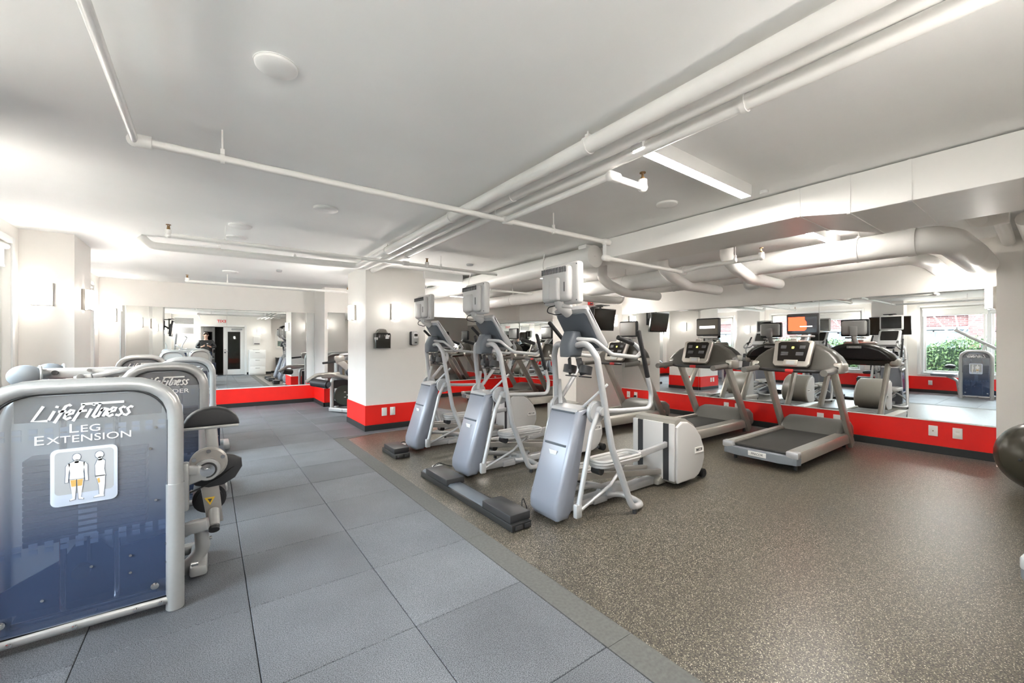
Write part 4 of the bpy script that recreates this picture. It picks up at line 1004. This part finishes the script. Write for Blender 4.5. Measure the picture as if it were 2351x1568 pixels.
# ------------------------------------------------------------------ weight machines
def figure_decal(parent, cx, cz, wd, ht, y):
    d = MB().prism(rrect(cx - wd / 2, cx + wd / 2, cz - ht / 2, cz + ht / 2, .022), 'y', y - .003, y, .001).build('exercise_decal', 'decal_blue', parent, 30)
    d['label'] = 'rounded white exercise diagram with two figures'
    MB().prism(rrect(cx - wd * .44, cx + wd * .44, cz - ht * .30, cz + ht * .45, .016), 'y', y - .0036, y - .003).build('decal_field', 'decal_gray', d, 0)
    H = ht * .82
    def poly(P, m, yy, nm, sx=1, ox=0, oz=0):
        b = MB()
        for q in P: b.prism([(ox + u * H * sx, oz + v * H) for u, v in q], 'y', yy - .0004, yy)
        return b.build(nm, m, d, 0)
    def circ(u, v, a, b_): return [(u + a * math.cos(2 * math.pi * k / 14), v + b_ * math.sin(2 * math.pi * k / 14)) for k in range(14)]
    front = [circ(0, .925, .062, .075), [(-.03, .80), (.03, .80), (.035, .87), (-.035, .87)], [(-.11, .45), (.11, .45), (.10, .60), (.125, .80), (.04, .84), (-.04, .84), (-.125, .80), (-.10, .60)],
             [(-.13, .80), (-.10, .80), (-.125, .56), (-.13, .40), (-.175, .40), (-.165, .58), (-.165, .74)], [(.13, .80), (.10, .80), (.125, .56), (.13, .40), (.175, .40), (.165, .58), (.165, .74)],
             [(-.11, .46), (-.005, .46), (-.012, .26), (-.03, .02), (-.10, .0), (-.10, .03), (-.06, .05), (-.085, .24)], [(.11, .46), (.005, .46), (.012, .26), (.03, .02), (.10, .0), (.10, .03), (.06, .05), (.085, .24)]]
    side = [circ(0, .925, .066, .075), [(-.025, .80), (.045, .80), (.04, .88), (-.02, .88)], [(-.06, .45), (.10, .45), (.075, .60), (.09, .78), (.03, .84), (-.03, .82), (-.07, .70)],
            [(-.06, .47), (.09, .47), (.085, .26), (.065, .04), (.075, .0), (-.09, .0), (-.08, .025), (.0, .05), (-.01, .24)]]
    def fat(P, f):
        out = []
        for q in P:
            cu = sum(u for u, v in q) / len(q); cv = sum(v for u, v in q) / len(q)
            out.append([(u + f * (1 if u > cu else -1), v + f * (1 if v > cv else -1)) for u, v in q])
        return out
    zb = cz - ht * .42
    for P, ox in ((front, cx - wd * .12), (side, cx + wd * .22)):
        poly(fat(P, .010), 'outline_print', y - .004, 'figure_outline', ox=ox, oz=zb)
        poly(P, 'white_print', y - .0046, 'figure', ox=ox, oz=zb)
    poly([[(-.095, .44), (-.008, .44), (-.012, .30), (-.08, .30)], [(.095, .44), (.008, .44), (.012, .30), (.08, .30)]], 'ochre_print', y - .0052, 'muscle_mark', ox=cx - wd * .12, oz=zb)
    poly([[(-.04, .40), (.0, .42), (.01, .32), (-.015, .30)]], 'ochre_print', y - .0052, 'muscle_mark', ox=cx + wd * .22, oz=zb)

def make_tower(label, lines, w_=.69, h=1.147, group='weight machines by the windows', detail=True, decal=True):
    r_ = empty('weight_machine', (0, 0, 0)); tag(r_, label, 'gym machine', group)
    a = w_ / 2 - .033; rr = .185
    MB().tube([(-a, .03, .0), (-a, .03, h - .033), (a, .03, h - .033), (a, .03, .0)], .033, 16, rr * 1.0).build('tower_frame', 'frame_silver', r_, 50)
    MB().tube([(-a, .03, .055), (a, .03, .055)], .024, 14).build('bottom_rail', 'frame_silver', r_)
    MB().tube([(-a + .02, .24, .0), (-a + .02, .24, h - .05), (a - .02, .24, h - .05), (a - .02, .24, .0)], .022, 12, rr).build('rear_frame', 'frame_silver', r_, 50)
    for s_ in (-1, 1):
        MB().cyl((s_ * a, .03, 0.0), (s_ * a, .03, .62 if s_ > 0 else .12), .0365, 18, bev=.004).build('post_sleeve', 'frame_silver', r_)
    # smoked front panel with the arched top
    ap = w_ / 2 - .058
    arch = [(-ap, .075), (ap, .075)]
    for k in range(9): t = R(90 * k / 8); arch.append((ap - .15 + .15 * math.cos(t), h - .062 - .15 + .15 * math.sin(t)))
    for k in range(9): t = R(90 + 90 * k / 8); arch.append((-ap + .15 + .15 * math.cos(t), h - .062 - .15 + .15 * math.sin(t)))
    MB().prism(arch, 'y', .020, .026).build('shroud_panel', 'shroud', r_, 30)
    MB().tube([(u, .018, v) for u, v in arch], .006, 8, closed=True).build('panel_gasket', 'dark_plastic', r_, 50)
    MB().prism([(u * .98, v) for u, v in arch], 'y', .232, .236).build('rear_panel', 'niche_panel', r_, 30)
    MB().box(a + .004, a + .010, .055, .22, .12, h - .22, .002).build('side_panel', 'cool_silver', r_)
    MB().box(a + .0095, a + .0115, .10, .18, h - .62, h - .40, .004).box(a + .0095, a + .0115, .11, .17, h - .36, h - .28, .004).build('instruction_label', 'white_print', r_)
    # guide rods, weight stack and its number strip, seen through the panel
    MB().cyl((-.09, .13, .10), (-.09, .13, h - .12), .0125, 10).cyl((.09, .13, .10), (.09, .13, h - .12), .0125, 10).box(-.2, .2, .10, .16, h - .15, h - .12, .004).box(-.24, .24, .09, .17, .07, .10, .004).build('guide_rod', 'chrome', r_)
    pm = None
    for k in range(14):
        if pm is None:
            o = MB().box(-.20, .20, .07, .19, 0, .0245, .003, 1).build('weight_plate', 'stack_plate', r_); pm = o.data
        else:
            o = bpy.data.objects.new('weight_plate', pm); C.objects.link(o); o.parent = r_
        o.location = (0, 0, .42 + k * .027)
    if detail:
        b = MB()
        for k in range(14): b.box(-.03, .03, .066, .0705, .424 + k * .027, .440 + k * .027, 0)
        b.build('plate_label', 'stack_label', r_, 0)
        for zz in (.385, h - .27):
            b = MB()
            for k in range(12):
                for j in (0, 1): b.box(-.27 + k * .047, -.27 + k * .047 + .026, .045, .05, zz + j * .026 + .01, zz + j * .026 + .03)
            b.build('gauge_marks', 'stack_label', r_, 0)
        MB().box(-.22, .26, .05, .06, h - .185, h - .075, .012).build('navy_band', 'navy_plate', r_)
        MB().prism([(-.3, .09), (.3, .09), (.3, .32), (.06, .30), (.02, .36), (-.06, .36), (-.1, .30), (-.3, .20)], 'y', .19, .20).build('lower_guard', 'navy_plate', r_, 0)
        MB().cyl((-.02, .05, .27), (-.02, .09, .27), .03, 16).cyl((.0, .10, .30), (.0, .10, .42), .008, 8).build('pulley', 'dark_plastic', r_)
        for (u, v) in ((-ap + .04, .14), (ap - .05, .14)): MB().lathe([(.016, 0), (.016, -.008), (.009, -.010), (.009, -.016), (.004, -.017)], (u, .018, v), Yd, 14).build('panel_bolt', 'chrome', r_)
        for u in (-.22, -.03, .17, .26): MB().lathe([(.010, 0), (.010, -.008), (.006, -.010)], (u, .008, .055), Yd, 10).build('rail_bolt', 'chrome', r_)
        b = MB()
        for (u, v) in ((-.13, .20), (.02, .30), (.15, .31), (.15, .23), (.28, .33), (.28, .24), (.22, .8), (-.29, .55), (.24, .55), (-.26, .78), (.24, .90)): b.cyl((u, .016, v), (u, .021, v), .006, 8)
        b.build('panel_rivet', 'chrome', r_)
    pl = [c for c in r_.children if c.name.startswith('shroud_panel')][0]
    script_logo('LifeFiTness', .318 * min(1, w_ / .6), .062, 'white_print', pl, facing((0.0, .0185, h - .145), '-y'))
    z = h - .225
    for ln in lines:
        if ln:
            t1_ = text(ln[0], .056, 'white_print', pl, facing((0, .0185, z + .004), '-y'), 1.25, ext=.0004)
            t2_ = text(ln[1:], .044, 'white_print', pl, facing((0, .0185, z), '-y'), 1.27, ext=.0004)
            a1, b1 = min(v.co.x for v in t1_.data.vertices), max(v.co.x for v in t1_.data.vertices)
            a2, b2 = min(v.co.x for v in t2_.data.vertices), max(v.co.x for v in t2_.data.vertices)
            tot = (b1 - a1) + .007 + (b2 - a2)
            t1_.location.x = -tot / 2 - a1; t2_.location.x = tot / 2 - b2
        z -= .042
    if decal: figure_decal(r_, .0, .715, .212, .25, .0195)
    return r_

# --- leg extension, nearest
lx = make_tower('leg extension machine nearest the camera, its smoked blue panel filling the lower left', ['LEG', 'EXTENSION'])
lx.location = (-.447, 2.60, 0)
def pad(b, c, rx, ry, rz): return b.ell(c, (rx, ry, rz), 20)
# seat behind the tower, user facing +x
MB().bar((.10, .60, .10), (-.30, .60, .48), .07, .06, .01).box(-.45, .45, .57, .63, .02, .08, .015).box(.36, .44, .25, .63, .02, .08, .015).box(-.44, -.36, .25, .63, .02, .08, .015).build('base_frame', 'frame_silver', lx)
MB().box(-.30, .18, .38, .82, .50, .58, .035, 4).build('seat', 'pad_black', lx)
MB().prism([(-.42, .55), (-.32, .55), (-.42, 1.05), (-.50, 1.05)], 'y', .42, .78, .03, 3).build('backrest', 'pad_black', lx)
MB().bar((-.40, .60, .30), (-.47, .60, 1.0), .06, .05, .01).build('back_post', 'frame_silver', lx)
p_ = MB().prism([(.19 + .135 * math.cos(R(t)), .825 + .105 * math.sin(R(t))) for t in range(0, 181, 15)], 'y', .30, .42, .02, 3, ).build('thigh_pad', 'pad_black', lx)
mv = lambda o, dx, dy, dz: setattr(o, 'location', (dx, dy, dz))
mv(p_, .27, .05, 0)
o = MB().box(.33, .59, .345, .475, .812, .828, .004).build('pad_plate', 'frame_silver', lx)
o = MB().bar((.47, .42, .60), (.455, .42, .82), .075, .06, .012).build('pad_post', 'frame_silver', lx)
MB().lathe([(.085, 0), (.09, -.008), (.09, -.022), (.08, -.03)], (.445, .33, .625), Yd, 28).build('cam_plate', 'frame_warm', lx)
MB().prism([(.445 + r * math.cos(R(t)), .60 + r * math.sin(R(t))) for t, r in ((-175, .10), (-150, .115), (-120, .12), (-90, .125), (-60, .14), (-35, .155), (-10, .165), (8, .16), (20, .13), (35, .10), (90, .095), (140, .095))], 'y', .345, .365, .006).build('cam', 'dark_plastic', lx)
b = MB().lathe([(.055, 0), (.06, -.01), (.06, -.05), (.055, -.056), (.045, -.056), (.043, -.05)], (.44, .325, .595), Yd, 28).bar((.33, .29, .56), (.44, .29, .595), .05, .09, .02)
b.build('pivot_hub', 'frame_silver', lx)
MB().lathe([(.042, 0), (.042, -.004)], (.44, .274, .595), Yd, 24).build('hub_ring', 'dark_plastic', lx)
MB().lathe([(.035, 0), (.035, -.008), (.012, -.009), (.012, -.018), (.006, -.018)], (.44, .273, .595), Yd, 20).build('hub_cap', 'chrome', lx)
b = MB()
for t in (20, 90, 160, 230): b.cyl((.445 + .07 * math.cos(R(t)), .29, .635 + .06 * math.sin(R(t))), (.445 + .07 * math.cos(R(t)), .31, .635 + .06 * math.sin(R(t))), .011, 10)
b.build('cam_bolt', 'chrome', lx)
MB().prism([(.395, .56), (.485, .56), (.515, .26), (.44, .255)], 'y', .36, .44, .012).build('lever_arm', 'frame_warm', lx)
MB().prism([(.425, .415), (.475, .415), (.452, .37)], 'y', .3575, .3595).build('warning_sticker', 'yellow_print', lx, 0)
MB().prism([(.44, .408), (.462, .406), (.452, .385)], 'y', .3568, .3576).build('sticker_symbol', 'dark_print', lx, 0)
MB().cyl((.47, .36, .34), (.47, .27, .27), .028, 14, bev=.006).build('arm_stub', 'frame_silver', lx)
MB().cyl((.47, .27, .27), (.47, .255, .258), .026, 14).build('stub_cap', 'dark_plastic', lx)
MB().cyl((.45, .50, .36), (.45, .86, .36), .085, 24, bev=.02).build('ankle_roller', 'pad_black', lx)
MB().tube([(.30, .30, .455), (.40, .32, .485), (.50, .335, .53), (.57, .35, .58)], .005, 6, .05).build('drive_cable', 'cable_black', lx)
MB().box(.30, .36, .22, .28, .40, .66, .012).bar((.33, .24, .30), (.445, .22, .315), .05, .06, .008).bar((.33, .25, .62), (.39, .29, .6), .05, .05, .01).build('side_bracket', 'frame_silver', lx)
MB().tube([(.33, .27, .28), (.41, .30, .30), (.42, .32, .14), (.33, .36, .03)], .035, 12, .08).build('side_foot', 'frame_silver', lx)
MB().lathe([(.012, 0), (.012, .03)], (.37, .20, .12), Xd, 10).lathe([(.010, 0), (.010, .03)], (.43, .31, .20), Xd, 10).build('side_bolt', 'chrome', lx)

def seat_unit(r_, kind):
    """the user's side of a machine, behind its tower (local +y)"""
    MB().box(-.40, .40, .60, .66, .02, .08, .015).box(-.40, -.34, .25, .66, .02, .08, .015).box(.34, .40, .25, .66, .02, .08, .015).box(-.05, .05, .25, .66, .02, .08, .012).build('base_frame', 'frame_silver', r_)
    MB().bar((-.02, .62, .06), (-.05, .62, .46), .07, .06, .01).build('seat_post', 'frame_silver', r_)
    MB().box(-.24, .2, .42, .84, .46, .53, .03, 4).build('seat', 'pad_black', r_)
    MB().prism([(-.36, .52), (-.27, .52), (-.36, .98), (-.44, .98)], 'y', .46, .80, .03, 3).bar((-.36, .62, .3), (-.40, .62, .9), .05, .05).build('backrest', 'pad_black', r_)
    if kind == 'press':
        # long horizontal lever with oval pads on its window end
        z = 1.085
        MB().bar((-.74, .36, z), (.05, .36, z - .005), .06, .075, .014).box(-.30, -.22, .30, .42, .9, z - .03, .01).build('lever_beam', 'frame_silver', r_)
        MB().bar((-.44, .30, z - .03), (-.24, .31, z + .02), .03, .035, .006).bar((-.54, .31, z - .05), (-.44, .30, z - .03), .03, .05, .008).build('lever_link', 'frame_silver', r_)
        MB().cyl((-.50, .27, z - .03), (-.50, .40, z - .03), .022, 12).cyl((-.46, .30, z + .02), (-.46, .42, z + .02), .012, 10).build('pivot_bolt', 'chrome', r_)
        MB().cyl((-.64, .31, z + .005), (-.64, .325, z + .005), .018, 14).build('bumper', 'dark_plastic', r_)
        for yy, dx in ((.27, 0), (.56, .06)):
            MB().ell((-.775 + dx, yy, z - .01), (.088, .06, .078), 22).build('roller_pad', 'pad_gray', r_)
            MB().lathe([(.066, 0), (.070, .006), (.066, .014)], (-.715 + dx, yy + .02, z - .005), (1, .35, 0), 20).cyl((-.72 + dx, yy + .02, z - .0), (-.66 + dx, .36, z), .018, 10).build('pad_flange', 'frame_silver', r_)
    elif kind == 'arms':
        for s_ in (-1, 1):
            MB().tube([(s_ * .26, .30, .60), (s_ * .27, .36, .98), (s_ * .42, .60, 1.30), (s_ * .30, .92, 1.36)], .024, 12, .06).build('press_arm', 'frame_silver', r_)
            MB().cyl((s_ * .33, .84, 1.35), (s_ * .28, .97, 1.365), .03, 12).build('grip', 'black_rubber', r_)
        MB().box(-.3, .3, .28, .34, .95, 1.01, .01).build('cross_bar', 'frame_silver', r_)
    return r_
m2 = seat_unit(make_tower('second weight machine behind the leg extension, with a long lever and oval grey pads', ['SHOULDER'], .54, 1.16, decal=True), 'press')
m2.location = (-.27, 4.10, 0)
m3 = seat_unit(make_tower('third weight machine in the row, its tall silver post beside the aisle', ['BICEPS CURL'] if False else [], .52, 1.16), 'plain')
m3.location = (-.195, 5.85, 0)
m4 = seat_unit(make_tower('weight machine farthest from the camera, by the window-side pillar', [], .54, 1.16, decal=False), 'plain')
m4.location = (-.71, 7.25, 0)
# --- machine near the window behind the camera's left shoulder, seen in the side mirror
m5 = make_tower('weight machine by the window with a raised bar, seen reflected in the side mirror', [], .56, 1.16, decal=True)
m5.location = (-.62, 1.40, 0); m5.rotation_euler = (0, 0, R(90))
MB().box(-.42, -.36, .0, .62, .02, .08, .012).box(-.42, .28, .30, .36, .02, .08, .012).build('base_frame', 'frame_silver', m5)
MB().tube([(.30, .36, .06), (.34, .36, .40), (.52, .36, .50)], .03, 12, .1).build('seat_post', 'frame_silver', m5)
MB().box(.36, .80, .20, .56, .50, .56, .025, 3).build('seat', 'pad_gray', m5)
MB().ell((.46, .34, .74), (.10, .13, .06), 18).build('roller_pad', 'pad_black', m5)
MB().bar((-.55, .40, 1.00), (.38, .30, 1.66), .055, .07, .012).build('raised_bar', 'frame_silver', m5)
MB().bar((-.10, .12, 1.10), (-.12, .38, 1.30), .05, .05, .01).bar((.34, .30, 1.6), (.34, .30, 1.72), .02, .02, .004).build('bar_bracket', 'frame_silver', m5)
for s_ in (-1, 1):
    MB().tube([(-.45, .40 + s_ * .22, 1.02), (-.45, .40 + s_ * .22, 1.25), (-.50, .40 + s_ * .36, 1.55), (-.30, .40 + s_ * .30, 1.60)], .02, 10, .05).build('handle_arm', 'frame_silver', m5)
MB().box(-.48, -.42, .18, .62, .98, 1.04, .01).bar((-.45, .40, .06), (-.45, .40, 1.0), .06, .06, .01).build('cross_bar', 'frame_silver', m5)

# --- leg curl machine in the niche beyond the pillar
m6 = make_tower('leg curl machine half hidden behind the central white pillar', [], .86, 1.13, group='weight machines', detail=True, decal=False)
m6.location = (2.42, 8.55, 0)
x0 = -.55
MB().tube([(-.52, -.10, .04), (-.52, -.10, .66), (.2, -.10, .66)], .033, 12, .10).tube([(-.20, -.12, .66), (-.02, -.16, .42), (-.02, -.16, .05)], .033, 12, .10).build('base_frame', 'frame_silver', m6)
MB().bar((-.55, -.08, .05), (-.20, -.62, .05), .07, .07, .012).bar((-.02, -.16, .05), (-.42, -.36, .05), .06, .06, .012).build('floor_rail', 'frame_silver', m6)
MB().cyl((-.20, -.62, .05), (-.185, -.645, .05), .04, 14).build('rail_cap', 'dark_plastic', m6)
MB().lathe([(.19, 0), (.195, .01), (.195, .03), (.18, .04)], (-.27, -.07, .30), Yd, 32).build('cam_wheel', 'wheel_green', m6)
b = MB()
for u, v in ((-.27, .36), (-.22, .30), (-.27, .26), (-.20, .24)): b.ell((u, -.075, v), (.022, .008, .010), 10)
b.build('wheel_hole', 'white_print', m6)
MB().box(-.485, -.02, -.035, -.02, .10, .60).build('guard_plate', 'dark_plastic', m6); MB().box(-.455, -.405, -.04, -.034, .20, .44, .006).build('instruction_label', 'white_print', m6)
MB().bar((-.72, -.16, .70), (-.38, -.16, .72), .06, .10, .03).tube([(-.98, -.18, .60), (-.80, -.17, .72), (-.55, -.16, .73), (-.25, -.16, .64), (.0, -.16, .58)], .038, 12, .1).build('lever_arm', 'frame_warm', m6)
MB().cyl((-.90, -.24, .60), (-.66, -.50, .56), .075, 22, bev=.02).build('ankle_roller', 'pad_black', m6); MB().cyl((-.66, -.50, .56), (-.655, -.506, .559), .05, 18).build('roller_cap', 'slate_plastic', m6)
MB().bar((-.40, -.14, .98), (-.06, -.16, .66), .09, .12, .02).bar((-.48, -.14, 1.0), (-.30, -.14, 1.02), .10, .14, .03).build('pad_support', 'frame_warm', m6)
MB().bar((-.70, -.16, .94), (-.40, -.16, .97), .035, .04, .01).build('grip', 'black_rubber', m6)
MB().box(-.20, .30, -.42, -.10, .56, .63, .028, 3).build('seat', 'pad_black', m6); MB().ell((-.16, -.16, .76), (.12, .10, .11), 16).build('thigh_pad', 'pad_black', m6)
MB().prism(rrect(-.30, .26, .62, .90, .05), 'y', -.012, .016, .003).build('sign_panel', 'gold_chassis', m6)
MB().prism(rrect(-.26, .22, .65, .87, .03), 'y', -.016, -.011).build('sign_field', 'pale_plastic', m6)
b = MB()
for u, v, s1, s2 in ((-.18, .75, .03, .08), (-.06, .75, .02, .06), (-.06, .80, .012, .015), (.01, .75, .012, .07), (.13, .82, .07, .03)): b.prism(rrect(u - s1, u + s1, v - s2, v + s2, min(s1, s2) * .6), 'y', -.0185, -.0158)
b.build('sign_figures', 'white_print', m6)
MB().box(-.33, .3, -.004, .016, .92, .975, .006).build('gold_band', 'gold_chassis', m6)
b = MB()
for k in range(16): b.box(-.32 + k * .038, -.312 + k * .038, -.008, -.003, .925, .97)
b.build('band_rib', 'pale_plastic', m6)

# ------------------------------------------------------------------ floor raceways, exercise ball
def raceway(loc, L, boxes, label):
    r_ = empty('floor_raceway', loc); tag(r_, label, 'cable box', 'black floor power raceways')
    MB().box(-.085, .085, 0, L, 0, .05, .005).build('base_channel', 'bin_black', r_)
    for a, b in boxes:
        MB().box(-.08, .10, a, b, .048, .105, .008).build('power_box', 'dark_plastic', r_)
    for s0, s1 in zip([0] + [b for a, b in boxes], [a for a, b in boxes] + [L]):
        if s1 - s0 > .1: MB().prism([(-.07, .05), (.07, .05), (.05, .066), (-.05, .066)], 'y', s0, s1, .003).build('channel_cover', 'slate_plastic', r_)
    MB().box(-.06, -.0, -.012, 0.0, .012, .04, .004).box(.02, .07, -.012, 0.0, .012, .04, .004).build('knockout', 'dark_plastic', r_)
    return r_
raceway((1.765, 2.29, 0), 1.52, [(.03, .40), (.98, 1.42)], 'long black floor raceway with two raised power boxes beside the nearest ellipticals')
raceway((1.78, 4.53, 0), .45, [(.06, .40)], 'short black floor raceway box before the farthest elliptical')
def adapter(x, y, label):
    r_ = empty('power_adapter', (x, y, 0)); tag(r_, label, 'adapter', 'white power adapters on the floor')
    MB().box(-.04, .04, -.03, .03, 0, .03, .008).build('body', 'white_plastic', r_)
    MB().tube([(.04, 0, .015), (.09, .05, .02), (.05, .10, .04), (-.02, .08, .02), (-.06, .02, .03), (.0, -.04, .07), (.06, -.02, .04), (.14, -.02, .01)], .004, 6, .03).build('cable', 'cable_black', r_)
    MB().lathe([(.03, 0), (.055, .004), (.055, .012), (.03, .016)], (.02, .08, 0), n=18).build('cable_coil', 'white_plastic', r_)
adapter(1.93, 3.92, 'white adapter with tangled cable behind the long raceway by the middle elliptical')
adapter(1.98, 5.05, 'white adapter with cable between short raceway and farthest elliptical')
r_ = empty('loose_cable', (1.86, 2.42, .07)); tag(r_, 'thin black cord from the long raceway to the nearest elliptical', 'cable')
MB().tube([(0, 0, -.02), (.03, .03, -.04), (.05, .06, .04), (.07, .07, .06), (.09, .06, .0), (.10, .05, -.065)], .004, 6, .03).build('cord_run', 'cable_black', r_)
r_ = empty('exercise_ball', (5.86, .14, 0)); tag(r_, 'large olive-black exercise ball at the right edge', 'ball')
b = MB(); pr = [(max(.315 * math.sin(math.pi * k / 28), .002) * (1 + .004 * (k % 2)), .31 - .31 * math.cos(math.pi * k / 28)) for k in range(29)]
b.lathe(pr, (0, 0, 0), n=48).build('ball_shell', 'ball_rubber', r_, 60)
MB().lathe([(.012, 0), (.012, .008), (.006, .01)], (-.28, .14, .31), (-1, .5, 0), 12).build('valve_plug', 'dark_plastic', r_)
# ------------------------------------------------------------------ the photographer (behind the camera, seen in the far mirror)
def skin_mesh(name, joints, edges, m, parent, root=0, sub=1):
    me = bpy.data.meshes.new(name); me.from_pydata([Vector(j[0]) for j in joints], edges, []); me.materials.append(M[m])
    o = bpy.data.objects.new(name, me); C.objects.link(o); o.parent = parent
    o.modifiers.new('skin', 'SKIN')
    me.skin_vertices.new() if not me.skin_vertices else None
    for k, j in enumerate(joints):
        r = j[1]; me.skin_vertices[0].data[k].radius = (r, r) if not isinstance(r, tuple) else r
        me.skin_vertices[0].data[k].use_root = (k == root)
    s = o.modifiers.new('smooth', 'SUBSURF'); s.levels = sub; s.render_levels = sub
    o.modifiers['skin'].use_smooth_shade = True
    return o
def person():
    r_ = empty('person', (-.10, -.26, 0)); tag(r_, 'person in a black puffer jacket holding a camera, reflected in the far mirror', 'person')
    J = [((0, 0, .94), (.15, .105)), ((0, .0, 1.12), (.145, .10)), ((0, -.005, 1.33), (.165, .105)), ((0, -.01, 1.45), (.07, .06)), ((0, .0, 1.53), (.052, .055)), ((0, .012, 1.60), (.07, .085)), ((0, .012, 1.69), (.072, .09)),
         ((.18, -.01, 1.41), .06), ((.27, .0, 1.16), .044), ((.13, .10, 1.19), .033), ((.085, .135, 1.22), .026),
         ((-.18, -.01, 1.41), .06), ((-.27, .0, 1.16), .044), ((-.13, .10, 1.19), .033), ((-.085, .135, 1.22), .026),
         ((.09, 0, .88), .09), ((.11, .01, .50), .06), ((.115, -.01, .11), .042), ((.125, .12, .045), .035),
         ((-.09, 0, .88), .09), ((-.11, .01, .50), .06), ((-.115, -.01, .11), .042), ((-.125, .12, .045), .035)]
    E_ = [(0, 1), (1, 2), (2, 3), (3, 4), (4, 5), (5, 6), (2, 7), (7, 8), (8, 9), (9, 10), (2, 11), (11, 12), (12, 13), (13, 14), (0, 15), (15, 16), (16, 17), (17, 18), (0, 19), (19, 20), (20, 21), (21, 22)]
    body = skin_mesh('body', J, E_, 'skin', r_, 0, 2)
    # jacket
    Jj = [((0, 0, .86), (.185, .135)), ((0, 0, 1.05), (.18, .13)), ((0, -.005, 1.30), (.20, .135)), ((0, -.015, 1.44), (.115, .09)), ((0, -.01, 1.49), (.075, .07)),
          ((.19, -.01, 1.40), .088), ((.30, .0, 1.17), .075), ((.16, .09, 1.19), .052), ((-.19, -.01, 1.40), .088), ((-.30, .0, 1.17), .075), ((-.16, .09, 1.19), .052)]
    skin_mesh('jacket', Jj, [(0, 1), (1, 2), (2, 3), (3, 4), (2, 5), (5, 6), (6, 7), (2, 8), (8, 9), (9, 10)], 'jacket_black', r_, 0, 2)
    Jt = [((0, 0, .93), (.17, .125)), ((.095, 0, .84), .105), ((.11, .01, .50), .078), ((.115, -.005, .09), .062), ((-.095, 0, .84), .105), ((-.11, .01, .50), .078), ((-.115, -.005, .09), .062)]
    skin_mesh('trousers', Jt, [(0, 1), (1, 2), (2, 3), (0, 4), (4, 5), (5, 6)], 'trousers', r_, 0, 2)
    for s_ in (-1, 1):
        MB().ell((s_ * .125, .06, .045), (.052, .15, .045), 16).box(s_ * .125 - .05, s_ * .125 + .05, -.08, .20, 0, .025, .01).build('shoe', 'shoe', r_)
        MB().ell((s_ * .083, .0, 1.655), (.014, .024, .034), 12).build('ear', 'skin', r_)
        MB().ell((s_ * .032, .098, 1.665), (.013, .008, .008), 10).build('eye', 'eye_white', r_)
        MB().ell((s_ * .032, .105, 1.665), (.006, .004, .006), 8).build('iris', 'dark_print', r_)
        MB().ell((s_ * .034, .098, 1.688), (.022, .006, .005), 8).build('eyebrow', 'hair_brown', r_)
        # hand: palm, four fingers curled on the camera, thumb from the palm side
        F = [((s_ * .085, .135, 1.22), .024), ((s_ * .072, .165, 1.235), .026)]
        Ed = [(0, 1)]
        for k, (dz, L) in enumerate(((.022, .034), (.007, .038), (-.009, .035), (-.024, .027))):
            i0 = len(F)
            F += [((s_ * .066, .185, 1.235 + dz), .0095), ((s_ * .060, .185 + L * .6, 1.237 + dz), .0088), ((s_ * .045, .185 + L * .95, 1.236 + dz), .008), ((s_ * .030, .185 + L, 1.235 + dz), .007)]
            Ed += [(1, i0), (i0, i0 + 1), (i0 + 1, i0 + 2), (i0 + 2, i0 + 3)]
        i0 = len(F)
        F += [((s_ * .058, .152, 1.255), .011), ((s_ * .042, .160, 1.272), .010), ((s_ * .030, .175, 1.278), .008)]
        Ed += [(1, i0), (i0, i0 + 1), (i0 + 1, i0 + 2)]
        skin_mesh('hand', F, Ed, 'skin', r_, 0, 1)
    MB().prism([(.09, 1.69), (.118, 1.632), (.112, 1.622), (.09, 1.625)], 'x', -.014, .014, .006, 3).build('nose', 'skin', r_)
    MB().ell((0, .094, 1.597), (.026, .008, .008), 12).build('mouth', 'lips', r_)
    # short hair: cap over the crown
    t = bmesh.new(); bmesh.ops.create_uvsphere(t, u_segments=24, v_segments=16, radius=1)
    bmesh.ops.delete(t, geom=[v for v in t.verts if v.co.z < -.35 + .75 * max(0, v.co.y)], context='VERTS')
    for v in t.verts: v.co = Vector((v.co.x * .086, -.004 + v.co.y * .104, 1.69 + v.co.z * .098))
    me = bpy.data.meshes.new('hair'); t.to_mesh(me); t.free(); me.materials.append(M['hair_brown']); me.polygons.foreach_set('use_smooth', [True] * len(me.polygons))
    o = bpy.data.objects.new('hair', me); C.objects.link(o); o.parent = r_
    MB().prism([(.02, 1.31), (.07, 1.31), (.07, 1.33), (.02, 1.33)], 'y', .128, .1335).build('jacket_badge', 'white_print', r_)
    return r_
person()
